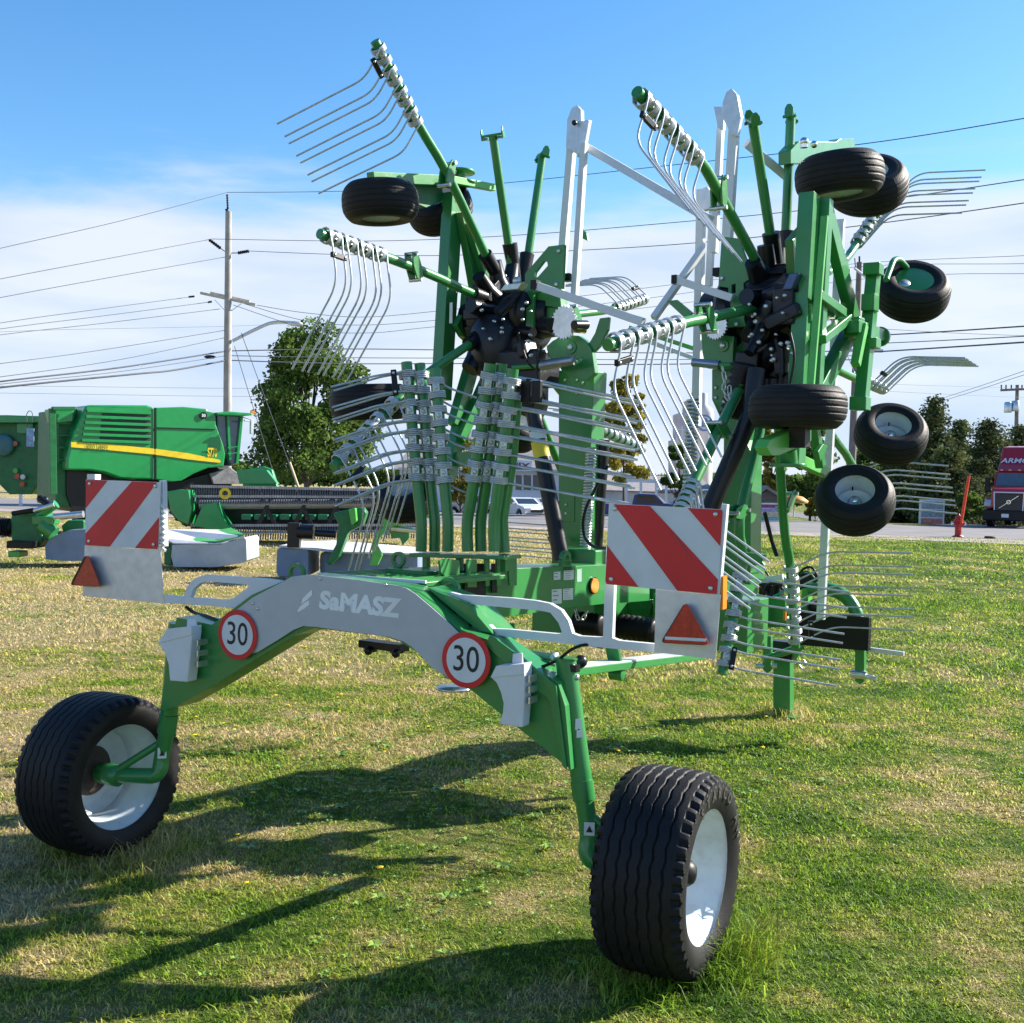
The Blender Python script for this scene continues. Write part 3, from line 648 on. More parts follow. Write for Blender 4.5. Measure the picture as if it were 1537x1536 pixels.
# ---- spring tines ---------------------------------------------------------
def tine_arm(u, hub_c, pts, clamp0, clamp1, v1, v2, e1, e2, sleeve=None, bracket=None, n=4, flip=1, holder=True, radius=.030, tplane=None, lab=None, tube_only=False, side=None, vend=None, nm='tine_arm'):
    """pts: pixels along the tube, hub end first; clamp0/clamp1: pixels where the clamps begin and end; v1, v2: pixel vectors tine root->bend, root->tip"""
    PT = (lambda x, y: T(x, y, tplane)) if tplane is not None else (lambda x, y: S(x, y, u))
    P = [PT(x, y) for x, y in pts]
    m = MB(); m.tube(smooth_path(P, 3) if len(P) > 2 else P, radius, 14)
    arm = R_(m, nm, GREEN, label=lab)
    if sleeve:
        a, b = PT(*sleeve[0]), PT(*sleeve[1]); m = MB(); m.tube([a, b], [radius * 1.35, radius * 1.7], 14); m.build('arm_sleeve', BLACK, arm)
    if bracket:
        c = PT(*bracket); t = (P[-1] - P[0]).normalized(); n_ = t.cross(BD.U).normalized(); m = MB()
        c0, c1 = c + n_ * .075 + t * .03, c - n_ * .075 - t * .03
        pl = [c0 + t * .028, c0 - t * .028 + n_ * 0, c - n_ * 0 - t * .045, c1 - t * .028, c1 + t * .028, c + t * .045]
        for s_ in (-.036, .024): m.plate([q + BD.U * s_ for q in pl], BD.U * .012)
        br = m.build('crank_bracket', GREEN, arm, .003)
        m = MB(); m.cyl(c0 - BD.U * .05, c0 + BD.U * .05, .012, n=10); m.cyl(c1 - BD.U * .05, c1 + BD.U * .05, .012, n=10); m.build('pin', STEEL, br)
    a, b = PT(*clamp0), PT(*clamp1); t = (b - a); L_ = t.length; t = t.normalized()
    mid = (a + b) / 2; px, py, dd = proj(mid)
    w1 = D(px + v1[0], py + v1[1], dd + e1) - mid; w2 = D(px + v2[0], py + v2[1], dd + e2) - mid
    if vend: w2b = D(px + vend[0], py + vend[1], dd + e2) - mid
    sd = w1 - t * w1.dot(t); sd.normalize(); nrm = t.cross(sd)
    pitch = L_ / n; cr = radius + .014
    roots = []
    for i in range(n):
        c = a + t * pitch * (i + .5); hw = pitch * .245
        m = MB()
        for s_ in (-1, 1):
            k0 = c + t * s_ * hw; cw = pitch * .125; P_ = []
            for j in range(4 * 10 + 1):
                an = 2 * math.pi * j / 10; P_.append(k0 + t * s_ * (-cw + 2 * cw * j / 40) + (nrm * math.cos(an) + sd * math.sin(an)) * cr)
            # leave the coil sideways and run down to the bend and tip
            W1, W2 = w1, w2 if not vend else w2.lerp(w2b, (i + .5 + s_ * .25) / n)
            r0 = k0 + t * s_ * cw * .6 + nrm * cr; roots.append(r0)
            q1 = r0 + W1; q2 = r0 + W2
            nc_ = len(P_); P_ += [r0 + W1 * .25] + round_corner(r0 + W1 * .25, q1, q2, .10, 5) + [q2]
            m.tube(P_, [.0050] * nc_ + [.0060] * (len(P_) - nc_), 6)
        m.build('spring_tine', TINE, arm)
        m = MB()
        nn = nrm if nrm.dot(EYE - c) > 0 else -nrm; m.box(c + nn * radius * 1.05, t * hw * .55, nn * .010, sd * .018); bolt(m, c + nn * (radius * 1.05 + .009), nn, .013, .014)
        m.build('tine_clamp', COILM, arm)
    if holder:
        ra, rb = (roots[-1], roots[-2]) if holder == 1 else (roots[0], roots[1])
        f = .42; A_, B_ = ra + w1 * f, rb + w1 * f; d_ = (B_ - A_).normalized(); m = MB()
        m.bar(A_ - d_ * .018, B_ + d_ * .018, .022, .030, w1); hd = m.build('tine_holder', BLKPL, arm, .003)
        m = MB(); bolt(m, A_ - nrm * .0 + w1.cross(d_).normalized() * .011, w1.cross(d_), .008, .006); bolt(m, B_ + w1.cross(d_).normalized() * .011, w1.cross(d_), .008, .006); m.build('holder_screw', STEEL, arm)
    return arm
uL, uR = -.99, .95
h0 = (757, 478); h1 = (1158, 468)
tine_arm(uL, HL, [(757, 440), (730, 385), (672, 262), (625, 182), (563, 62)], (627, 190), (564, 66), (-24, 44), (-152, 108), .03, .25, ((766, 445), (728, 382)), (671, 262))
tine_arm(uL, HL, [(745, 450), (712, 442), (622, 402), (480, 351)], (575, 384), (484, 352), (9, 72), (-58, 196), .02, .22, ((750, 455), (710, 441)), (621, 401))
tine_arm(uL, HL, [(740, 490), (706, 516), (640, 562), (592, 606), (500, 702)], (594, 602), (504, 696), (36, 72), (2, 190), -.05, .15, ((745, 490), (703, 517)), None)
tine_arm(uL, HL, [(790, 482), (845, 474), (925, 464), (970, 448)], (922, 464), (968, 449), (-30, -29), (-86, -26), .08, .25, None, (862, 474))
tine_arm(uL, HL, [(790, 520), (860, 610), (905, 648), (965, 676)], (898, 643), (964, 675), (-30, -22), (-92, -30), .08, .25, None, None)
tine_arm(uL, HL, [(775, 540), (840, 700), (868, 770), (884, 838)], (870, 780), (884, 836), (-46, 10), (-120, 4), .08, .25, None, None)
tine_arm(uR, HR, [(1160, 440), (1145, 410), (1078, 288), (1046, 236), (956, 138)], (1048, 240), (958, 142), (-20, 62), (58, 162), -.03, -.25, ((1170, 440), (1143, 408)), (1079, 290))
tine_arm(uR, HR, [(1150, 462), (1128, 464), (1060, 478), (1018, 487), (912, 518)], (1020, 486), (916, 516), (-14, 66), (56, 208), -.02, -.20, ((1165, 462), (1132, 464)), (1060, 478))
tine_arm(uR, HR, [(1145, 520), (1130, 545), (1077, 650), (1040, 728), (1005, 800)], (1042, 725), (1008, 796), (6, 48), (104, 120), -.02, -.20, ((1150, 500), (1128, 548)), (1079, 645), holder=False)
tine_arm(uR, HR, [(1190, 440), (1240, 410), (1270, 388), (1296, 350), (1335, 292)], (1284, 368), (1333, 296), (40, -46), (146, -50), -.05, -.25, None, (1262, 393))
tine_arm(uR, HR, [(1190, 500), (1230, 535), (1262, 558), (1300, 574), (1326, 584)], (1298, 572), (1326, 584), (44, -42), (140, -40), -.05, -.25, None, None, holder=2)
tine_arm(uR, HR, [(1180, 520), (1240, 640), (1280, 700), (1300, 780)], (1279, 702), (1298, 778), (46, -18), (138, -10), -.05, -.25, None, None, holder=False)
tine_arm(uR, HR, [(1166, 520), (1170, 680), (1178, 800), (1186, 850), (1194, 972)], (1186, 846), (1194, 968), (54, -26), (178, -22), -.05, -.25, None, (1181, 752))
tine_arm(uR, HR, [(1150, 530), (1140, 650), (1110, 780), (1114, 850), (1084, 1012)], (1112, 858), (1086, 1006), (24, 8), (165, 30), -.02, -.20, None, (1106, 768))
# arms whose tine tubes were taken off
def arm_stub(u, a, b, sl, tipdir):
    P0, P1 = S(*a, u), S(*b, u); m = MB(); m.tube([P0, P1], .030, 14); st_ = R_(m, 'rotor_arm', GREEN)
    m = MB(); m.tube([S(*sl[0], u), S(*sl[1], u)], [.040, .054], 14); m.build('arm_sleeve', BLACK, st_)
    t = (P1 - P0).normalized(); x = (BD.U * tipdir[0] + BD.V * tipdir[1]); x = (x - t * x.dot(t)).normalized(); y = t.cross(x); m = MB()
    m.box(P1 + t * .008, x * .075, y * .028, t * .008)
    for s_ in (-1, 1):
        m.plate([P1 + x * s_ * .070 + y * q[0] + t * q[1] for q in ((-.026, -.02), (.026, -.02), (.026, .03), (.012, .055), (-.012, .055), (-.026, .03))], x * s_ * .010)
        m.cyl(P1 + x * s_ * .05 - t * .012 - y * .04, P1 + x * s_ * .05 - t * .012 + y * .04, .010, n=8)
    m.build('fork', GREEN, st_, .002)
arm_stub(uL, (772, 430), (740, 205), ((775, 428), (765, 366)), (1, .3))
arm_stub(uL, (786, 430), (814, 236), ((784, 428), (791, 382)), (1, -.8))
arm_stub(uR, (1168, 430), (1130, 182), ((1170, 440), (1157, 350)), (.6, -1))
arm_stub(uR, (1176, 430), (1187, 176), ((1178, 440), (1181, 348)), (-.2, 1))
# ---- stowed tine arms standing in the rack --------------------------
def stowed(xt, yt, xb, yb, vs1, vs2, t, holder, ve=None, e=(0, 0)):
    xm = xt + (xb - xt) * .60; ym = yt + (yb - yt) * .66
    bend = 4 if xb > xt else -6
    tine_arm(0, None, [(xb, yb), (xb + (.4 if xb > xt else -.4), yb - 45), (xm + bend, ym), (xt, yt - 6)], (xt + (xb - xt) * .60 + bend, yt + (yb - yt) * .64), (xt, yt + 2), vs1, vs2, e[0], e[1], None, None, tplane=t, holder=holder, lab=None, vend=ve, nm='stowed_tine_arm')
stowed(610, 550, 632, 828, (-44, 6), (-122, 42), .80, 1, (-112, 22))
stowed(630, 552, 652, 828, (-50, 4), (-138, 40), .86, False, (-128, 26))
stowed(653, 560, 672, 828, (22, 12), (62, 26), .80, False)
stowed(736, 552, 702, 828, (62, 8), (236, 36), .80, False, (220, 40))
stowed(753, 552, 722, 828, (60, 10), (224, 40), .86, False, (212, 44))
stowed(770, 560, 742, 828, (58, 10), (200, 36), .80, 1, (190, 40))
m = MB(); m.tube([T(757, 830, .9), T(754, 780, .9), T(768, 690, .9), T(775, 600, .9)], .030, 12); R_(m, 'stowed_tube', GREEN)
m = MB()
for x in (790, 806): m.box(T(x, 588, .85), BD.U * .026, BD.V * .012, Z * .055)
R_(m, 'tine_holder', BLKPL, .003)

# ---- rotor undercarriages ------------------------------------------------
def barS(a, b, w, h, u, name, m_=GREEN, bev=.004, u2=None, parent=None, up=None):
    p, q = S(a[0], a[1], u), S(b[0], b[1], u if u2 is None else u2); m = MB(); m.bar(p, q, w, h, up or BD.U); return m.build(name, m_, parent or RAKE, bev)
xR = 1.32
barS((1215, 292), (1192, 700), .11, .09, xR - .05, 'chassis_rail')
barS((1237, 300), (1220, 600), .07, .09, xR, 'chassis_rail')
barS((1240, 318), (1283, 490), .105, .06, xR, 'chassis_brace'); barS((1238, 325), (1216, 590), .025, .04, xR + .06, 'chassis_brace', LIME)  # the narrow lime bar paints the sunlit strip along the rail
barS((1281, 488), (1222, 600), .10, .07, xR, 'chassis_brace')
barS((1228, 443), (1265, 470), .05, .05, xR + .05, 'chassis_link'); barS((1232, 510), (1272, 478), .05, .06, xR + .05, 'chassis_link')
plateS([(1190, 360), (1216, 330), (1216, 540), (1198, 500)], 1.16, .05, 'chassis_plate')
barS((1205, 470), (1258, 468), .10, .10, xR - .04, 'chassis_tube')
m = MB(); m.box(S(1282, 492, xR + .08), BD.V * .05, BD.U * .05, Z * .06); R_(m, 'cross_joint', GREEN, .01)
barS((1280, 490), (1326, 506), .075, .075, xR + .10, 'cross_tube')
barS((1296, 488), (1284, 548), .05, .05, xR + .13, 'chassis_link', LIME)
m = MB(); c = S(1322, 506, xR + .1); disc(m, c, -BD.V, .062, .03, 22, .032); m.box(c - BD.U * .10 + BD.V * .015, BD.U * .09, BD.V * .02, Z * .05); R_(m, 'tow_loop', GREEN, .004)
barS((1312, 402), (1292, 612), .085, .07, xR + .12, 'wheel_beam')
for (x, y, w, h) in ((1311, 405, .05, .035), (1291, 606, .05, .04), (1306, 455, .04, .05), (1304, 516, .06, .03)):
    m = MB(); m.box(S(x, y, xR + .13), BD.U * w, BD.V * .05, Z * h); R_(m, 'beam_end', GREEN, .004)
m = MB(); c = S(1336, 402, xR + .14)
m.tube(smooth_path([S(1330, 420, xR + .14), S(1336, 404, xR + .14), S(1342, 391, xR + .14), S(1352, 392, xR + .15), S(1368, 412, xR + .17)], 4), .020, 12); R_(m, 'wheel_fork', GREEN)
# bar over the top wheels and its lug
plateS([(1187, 226), (1200, 212), (1255, 213), (1262, 208), (1282, 208), (1284, 222), (1284, 240), (1240, 245), (1187, 246)], 1.0, .08, 'top_beam')
m = MB(); m.ball(S(1207, 213, 1.22), .026); m.ball(S(1222, 217, 1.22), .022); m.cyl(S(1207, 222, 1.22), S(1207, 213, 1.22), .022); R_(m, 'grease_cap', CHROME)
m = MB(); m.cyl(S(1238, 300, 1.3), S(1242, 330, 1.3), .035); R_(m, 'yoke', STEEL)
# below wheel four
barS((1200, 640), (1200, 672), .09, .09, 1.42, 'wheel_post', BLKPL)
plateS([(1151, 672), (1156, 660), (1204, 640), (1212, 642), (1212, 664), (1204, 670), (1170, 684), (1158, 684)], 1.38, .07, 'wheel_bracket', LIME)
plateS([(1208, 640), (1218, 644), (1218, 662), (1208, 668), (1196, 668)], 1.42, .06, 'wheel_bracket')
m = MB(); m.cyl(S(1182, 676, 1.3), S(1184, 697, 1.3), .050); m.lathe(S(1183, 693, 1.3), Z, [(0, -.03), (.10, -.03), (.10, -.01), (0, -.01)], 16); R_(m, 'swivel', GREEN, .003)
barS((1196, 690), (1240, 710), .065, .06, 1.15, 'swing_arm', LIME); barS((1222, 640), (1232, 700), .06, .05, 1.25, 'swing_arm')
plateS([(1228, 678), (1236, 666), (1243, 670), (1234, 688), (1232, 694)], 1.3, .03, 'stop_plate')
# left undercarriage
xL = -1.36
barS((680, 292), (662, 600), .13, .09, xL, 'chassis_rail'); barS((693, 318), (716, 450), .08, .06, xL + .08, 'chassis_brace'); barS((702, 335), (732, 430), .05, .05, xL + .14, 'chassis_brace')
plateS([(700, 440), (716, 430), (726, 500), (712, 520), (696, 505), (686, 488), (698, 466)], xL + .12, .05, 'chassis_plate')
barS((718, 515), (682, 640), .10, .07, xL + .1, 'chassis_brace'); barS((742, 545), (690, 660), .08, .06, xL + .15, 'chassis_brace')
barS((694, 620), (672, 720), .10, .07, xL + .1, 'chassis_brace', GREEN)
barS((556, 267), (680, 272), .07, .06, xL, 'top_beam'); barS((676, 270), (740, 282), .05, .05, xL + .1, 'top_beam', LIME)
m = MB()
for x, y in ((681, 254), (697, 258)): m.ball(S(x, y, xL + .02), .026); m.cyl(S(x, y + 8, xL + .02), S(x, y, xL + .02), .02)
R_(m, 'grease_cap', CHROME)
m = MB(); m.lathe(S(690, 272, xL + .02), Z, [(0, -.02), (.12, -.02), (.12, -.005), (.04, 0), (.04, .05), (.11, .055), (.11, .07), (0, .07)], 18); R_(m, 'swivel', GREEN, .003)
plateS([(618, 278), (660, 270), (668, 300), (640, 312), (622, 304)], xL - .04, .06, 'wheel_bracket', DKGREEN)
m = MB(); m.box(T(700, 690, 2.4), BD.U * .12, BD.V * .05, Z * .05); R_(m, 'bracket', GREEN, .004)

# gauge wheels of the rotors
def gauge_wheel(px, py, d, axis, Dm, W, lab, face=1, plate_=False):
    c = D(px, py, d); ax = Vector(axis).normalized(); m = MB(); rim_mesh(m, c, ax, Dm * .54, W, -W * .22)
    r = R_(m, 'gauge_wheel', RIM, label=lab)
    m = MB(); tyre_mesh(m, c, ax, Dm, W, Dm * .485, 'ribbed', 96, 44); m.build('tyre', RUBBER, r)
    m = MB(); m.lathe(c - ax * W * .18, ax * face, [(.045, 0), (.045, W * .08), (.030, W * .09), (.028, W * .22), (.0, W * .24)], 14)
    m.build('hub_cap', CHROME, r)
    if plate_:
        m = MB(); m.lathe(c, ax * face, [(0, W * .44), (Dm * .262, W * .44), (Dm * .27, W * .40)], 32); m.build('wheel_cover', GREEN, r, .002)
        m = MB(); x = ax.cross(Vector((0, 1, 0))).normalized(); m.lathe(c - x * .075 * (1 if x.x > 0 else -1) + ax * face * (W * .44) + ax.cross(x) * .03, ax * face, [(0, .004), (.034, .004), (.036, 0)], 20); m.build('cover_cap', STEEL, r)
    else:
        m = MB(); y = ax.cross(Vector((1, 0, 0))).normalized(); m.tube([c + y * Dm * .16 + ax * face * W * .02, c + y * Dm * .17 + ax * face * W * .14], .005, 6); m.build('valve', BLKPL, r)
    return c
dR = lambda x, y, u: (S(x, y, u) - EYE).dot(Vector((0, math.cos(PITCH), -math.sin(PITCH))))
gauge_wheel(1260, 265, dR(1260, 265, 1.30), (.10, .03, -1), .52, .235, 'top front wheel of the right rotor')
gauge_wheel(1302, 278, dR(1302, 278, 1.30) + .42, (-.22, -.75, .85), .53, .25, 'tilted wheel behind the top front wheel of the right rotor')
gauge_wheel(1369, 438, dR(1369, 438, 1.52), (-.10, -.80, .78), .475, .225, 'wheel of the right rotor with a green cover', 1, True)
gauge_wheel(1197, 612, dR(1197, 612, 1.42), (.03, .0, 1), .51, .22, 'wheel of the right rotor seen edge-on')
gauge_wheel(1337, 652, dR(1337, 652, 1.45), (-.08, -.80, .75), .46, .21, 'upper of the two low wheels of the right rotor')
gauge_wheel(1283, 751, dR(1283, 751, 1.40), (-.25, -.80, .72), .475, .225, 'lower of the two low wheels of the right rotor')
gauge_wheel(571, 304, dR(571, 304, xL), (.06, .03, -1), .50, .24, 'top wheel of the left rotor beside the mast')
gauge_wheel(660, 313, dR(660, 313, xL) + .30, (-.3, -.75, .8), .48, .23, 'tilted top wheel behind the left rotor rail')
gauge_wheel(555, 604, dR(555, 604, xL), (.05, .06, -1), .52, .23, 'wheel of the left rotor behind the stowed tines')
gauge_wheel(610, 748, dR(610, 748, xL) + .2, (-.2, -.5, .8), .42, .20, 'lowest wheel of the left rotor')
gauge_wheel(770, 642, dR(770, 642, -.9) + .3, (.5, -.4, .7), .42, .20, 'wheel between the stowed tines and the black cylinder')

def st_(px, py, u, w, h, m_=PAPER):
    c = S(px, py, u); m = MB(); m.box(c, BD.V * .002, BD.U * w, Z * h); R_(m, 'rail_sticker', m_)
m = MB(); m.box(T(677, 470, 2.15), BD.U * .012, BD.V * .002, Z * .07); R_(m, 'rail_sticker', PAPER)
# ---- white guard frames ---------------------------------------------------
def wbar(a, b, w, h, name='guard_bar', m_=WHITE, parent=None, up=None):
    m = MB(); m.bar(a, b, w, h, up or BD.V); return m.build(name, m_, parent or RAKE, .003)
gl = -.46; gu = .62
wbar(T(858, 222, 2.6), T(840, 440, 2.6), .052, .05, 'guard_upright'); wbar(T(877, 215, 2.5), T(862, 452, 2.5), .040, .045, 'guard_upright')
plateT([(851, 180), (858, 162), (866, 158), (872, 165), (873, 222), (866, 232), (849, 222)], 2.55, .04, 'guard_head', WHITEM); plateT([(866, 182), (884, 180), (878, 214), (866, 236)], 2.5, .04, 'guard_head', WHITEM)
m = MB(); c = T(863, 185, 2.48); bolt(m, c, -BD.V, .018, .02); R_(m, 'bolt', BLACK)
wbar(T(882, 222, 2.6), T(1066, 330, 2.2), .05, .05); wbar(T(1120, 215, 2.6), T(1180, 265, 2.9), .05, .05)
wbar(T(1103, 180, 2.5), T(1088, 420, 2.5), .058, .05, 'guard_upright'); wbar(T(1082, 190, 2.6), T(1072, 380, 2.6), .036, .045, 'guard_upright')
plateT([(1084, 155), (1090, 138), (1098, 133), (1106, 142), (1112, 175), (1106, 205), (1096, 200), (1085, 178)], 2.45, .04, 'guard_head', WHITEM); plateT([(1071, 160), (1088, 160), (1085, 195), (1077, 192)], 2.5, .04, 'guard_head', WHITEM)
wbar(T(1053, 285, 2.9), T(1045, 640, 2.9), .052, .05, 'guard_upright'); wbar(T(1071, 300, 2.8), T(1064, 430, 2.8), .040, .04, 'guard_upright')
plateT([(1049, 300), (1052, 284), (1061, 280), (1068, 290), (1068, 312), (1050, 318)], 2.8, .04, 'guard_head', WHITEM)
wbar(T(1056, 372, 2.6), T(981, 478, 2.3), .040, .04)
w_ = wbar(T(808, 430, 2.1), T(966, 484, 2.1), .050, .045); m = MB(); m.box(T(804, 428, 2.1), BD.U * .022, BD.V * .028, Z * .028); m.build('bar_cap', BLKPL, w_)
w_ = wbar(T(1017, 421, 2.3), T(1100, 448, 2.3), .045, .04); m = MB(); m.box(T(1014, 420, 2.3), BD.U * .018, BD.V * .024, Z * .026); m.build('bar_cap', BLKPL, w_)
m = MB(); m.box(T(852, 417, 2.5), BD.U * .03, BD.V * .03, Z * .025); m.box(T(1077, 409, 2.5), BD.U * .022, BD.V * .03, Z * .025); R_(m, 'bar_cap', BLKPL, .003)
wbar(T(1046, 590, 2.9), T(1036, 640, 2.9), .06, .04)
wbar(T(1262, 330, 3.6), T(1232, 930, 3.6), .052, .045, 'guard_upright', WHITEM)
wbar(T(940, 500, 3.2), T(1060, 545, 3.2), .030, .03); m = MB(); m.bar(T(945, 492, 3.2), T(1080, 536, 3.2), .03, .03); R_(m, 'cross_bar', LIME, .003)
plateT([(870, 340), (880, 350), (882, 362), (874, 358), (868, 352)], 3.0, .03, 'hook_plate')

# ---- headstock, drawbar end and parking leg -------------------------
TF = 4.9
bx(-.13, .13, 3.1, 4.6, .98, 1.28, 'front_beam')
plateT([(1143, 898), (1178, 896), (1180, 942), (1144, 942)], TF - .3, .25, 'headstock')
plateT([(1108, 914), (1136, 916), (1136, 938), (1128, 942), (1108, 942)], TF - .6, .3, 'headstock')
m = MB()
for y in (914, 922, 930, 938): m.bar(T(1126, y, TF - .35), T(1144, y, TF - .35), .09, .02)
R_(m, 'hinge', GREEN, .003)
boltsT([(1139, 908), (1139, 926), (1139, 941)], TF - .62, .018)
m = MB(); m.bar(T(1176, 965, TF + .45), T(1176, 1068, TF + .45) , .15, .10, BD.V); leg = R_(m, 'parking_leg', GREEN, .006)
pl = T(1176, 1066, TF + .45); m = MB(); m.box(Vector((pl.x, pl.y, .012)), BD.U * .14, BD.V * .11, Z * .012); m.build('foot', GREEN, leg, .004)
m = MB(); m.bar(T(1177, 962, TF + .45), T(1176, 990, TF + .45), .19, .14, BD.V); R_(m, 'leg_sleeve', BLACK, .004)
plateT([(1198, 968), (1204, 975), (1195, 990), (1187, 985)], TF + .4, .02, 'leg_latch', LIME)
plateT([(1145, 955), (1157, 955), (1157, 1005), (1151, 1011), (1145, 1005)], TF + .2, .05, 'lower_link')
m = MB(); m.cyl(T(1134, 1000, TF + .2), T(1166, 1000, TF + .25), .022); R_(m, 'link_pin', STEEL)
m = MB(); m.tube(smooth_path([T(1215, 885, TF), T(1245, 885, TF), (T(1270, 897, TF)), T(1285, 920, TF), T(1288, 938, TF)]), .055, 8); R_(m, 'hitch_arch', GREEN)
plateT([(1283, 975), (1297, 975), (1297, 1022), (1290, 1028), (1283, 1022)], TF, .06, 'lower_link')
m = MB(); m.cyl(T(1279, 1012, TF), T(1301, 1014, TF), .035); m.cyl(T(1300, 1015, TF), T(1316, 1020, TF), .018); R_(m, 'link_pin', STEEL)
plateT([(1203, 884), (1214, 882), (1212, 918), (1202, 918)], TF, .1, 'headstock_post', LIME)
# ribbed black plastic shield
m = MB(); a, b = T(1192, 943, TF - .1), T(1305, 952, TF - .1)
for k in range(6):
    q = Z * (.105 - k * .042); m.bar(a + q, b + q, .05, .034, BD.V)
m.bar(a - Z * .0 + BD.V * .03, b + BD.V * .03, .03, .24, None) if False else m.plate([a + Z * .13 + BD.V * .02, b + Z * .13 + BD.V * .02, b - Z * .13 + BD.V * .02, a - Z * .13 + BD.V * .02], BD.V * .03)
R_(m, 'plastic_shield', BLKPL, .006)
wbar(T(1304, 975, TF), T(1357, 982, TF), .035, .035, 'support_bar', WHITEM)
wbar(T(1112, 876, TF - .2), T(1176, 866, TF - .2), .045, .045, 'white_tube')
m = MB(); m.tube([T(1146, 990, TF + .1), T(1205, 970, TF + .3)], .03, 10); R_(m, 'cross_tube', GREEN)
def hose(pts, t, r=.009, m_=BLKPL): mm = MB(); mm.tube(smooth_path([T(x, y, t) for x, y in pts], 5), r, 8); R_(mm, 'hydraulic_hose', m_)
hose([(1130, 885), (1128, 868), (1140, 856), (1152, 862), (1158, 880)], TF); hose([(1145, 900), (1150, 880), (1165, 876), (1175, 885)], TF, .012); hose([(1132, 896), (1160, 895), (1178, 885), (1186, 872)], TF, .007, TEAL)
hose([(1195, 870), (1205, 855), (1218, 852), (1226, 865), (1222, 880)], TF, .010); hose([(1200, 862), (1212, 858), (1224, 870)], TF, .008, DKGREEN); hose([(1120, 905), (1125, 888), (1136, 880), (1150, 890), (1160, 900)], TF, .011)
hose([(1155, 905), (1162, 880), (1175, 878)], TF, .014); hose([(1206, 990), (1212, 1000), (1206, 1005), (1200, 998)], TF, .005, STEEL)
m = MB(); m.box(T(1158, 884, TF + .1), BD.U * .09, BD.V * .06, Z * .05); m.box(T(1216, 873, TF + .1), BD.U * .07, BD.V * .06, Z * .07); m.ball(T(1224, 912, TF), .07); R_(m, 'valve_block', BLKPL, .01)
m = MB(); m.box(T(1178, 925, TF - .4), BD.U * .01, BD.V * .01, Z * .035); R_(m, 'side_reflector', ORANGE)
plateT([(1102, 830), (1148, 832), (1140, 850), (1104, 850)], 3.4, .04, 'hook_plate')
m = MB(); m.box(T(945, 880, 3.2), BD.U * .2, BD.V * .2, Z * .12); R_(m, 'pivot_housing', GREEN, .01)
plateT([(936, 905), (980, 900), (975, 925), (940, 925)], 2.9, .1, 'pivot_housing', DKGREEN)
m = MB(); m.tube([T(770, 936, 1.2), T(768, 968, 1.2)], .018, 10); R_(m, 'support_pin', GREEN)
m = MB(); m.box(T(872, 835, 2.2), BD.U * .16, BD.V * .1, Z * .05); R_(m, 'mast_base', GREEN, .01)
m = MB(); m.box(T(1110, 862, 2.6), BD.U * .12, BD.V * .12, Z * .05); R_(m, 'mast_base', GREEN, .01)
bx(.135, .80, 2.75, 3.1, .92, 1.25, 'cross_beam'); bx(-.62, -.135, 2.45, 2.95, .92, 1.22, 'cross_beam')
# links of chain
def chain(pts, t):
    P = smooth_path([T(x, y, t) for x, y in pts], 4); mm = MB(); L_ = [P[0]]
    for p in P[1:]:
        if (p - L_[-1]).length > .026: L_.append(p)
    for i in range(len(L_) - 1):
        a, b = L_[i], L_[i + 1]; d_ = (b - a).normalized(); s_ = d_.cross(BD.V if i % 2 else BD.U).normalized() * .010; e = d_ * .006
        mm.tube([a - e, a + s_, b + s_, b + e, b - s_, a - s_, a - e], .0035, 5)
    R_(mm, 'chain', STEEL)
chain([(864, 915), (868, 930), (874, 930), (882, 918)], 2.0); chain([(1084, 550), (1088, 570), (1086, 585), (1094, 600), (1095, 580)], 2.0)
# ================================================================ LIGHT AND SKY
SUN_AZ, SUN_EL = rad(69), rad(30)       # azimuth from +Y towards +X
sun_dir = Vector((math.sin(SUN_AZ) * math.cos(SUN_EL), math.cos(SUN_AZ) * math.cos(SUN_EL), math.sin(SUN_EL)))
sd = bpy.data.lights.new('sun', 'SUN'); sd.energy = 5.0; sd.angle = rad(.53); sd.color = (1.0, .93, .82)
so = bpy.data.objects.new('sun', sd); COL.objects.link(so); so.rotation_mode = 'QUATERNION'; so.rotation_quaternion = sun_dir.to_track_quat('Z', 'Y')
world = bpy.data.worlds.new('World'); scene.world = world; world.use_nodes = True
nt = world.node_tree; N, L = nt.nodes, nt.links; bg = N['Background']; bg.inputs['Strength'].default_value = .070
sky = N.new('ShaderNodeTexSky'); sky.sky_type = 'NISHITA'; sky.sun_disc = False; sky.sun_elevation = SUN_EL; sky.sun_rotation = SUN_AZ
sky.air_density = 1.0; sky.dust_density = .3; sky.ozone_density = 2.5
tc = N.new('ShaderNodeTexCoord')
sep = N.new('ShaderNodeSeparateXYZ'); L.new(tc.outputs['Generated'], sep.inputs[0])
hs = N.new('ShaderNodeHueSaturation'); hs.inputs['Saturation'].default_value = 1.28; hs.inputs['Value'].default_value = 1.42; L.new(sky.outputs[0], hs.inputs['Color'])
# streaky high cloud: stretched noise plus a dense bank low over the horizon
mp = N.new('ShaderNodeMapping'); mp.inputs['Scale'].default_value = (1.6, 1.6, 9.0); mp.inputs['Rotation'].default_value = (rad(4), rad(-3), 0); L.new(tc.outputs['Generated'], mp.inputs[0])
nz = N.new('ShaderNodeTexNoise'); nz.inputs['Scale'].default_value = 1.7; nz.inputs['Detail'].default_value = 9; nz.inputs['Roughness'].default_value = .56; nz.inputs['Distortion'].default_value = .35; L.new(mp.outputs[0], nz.inputs['Vector'])
def mth(op, a, b=None, c=None, clamp=False):
    n = N.new('ShaderNodeMath'); n.operation = op; n.use_clamp = clamp
    for i, x in enumerate((a, b, c)):
        if x is None: continue
        if hasattr(x, 'links'): L.new(x, n.inputs[i])
        else: n.inputs[i].default_value = x
    return n.outputs[0]
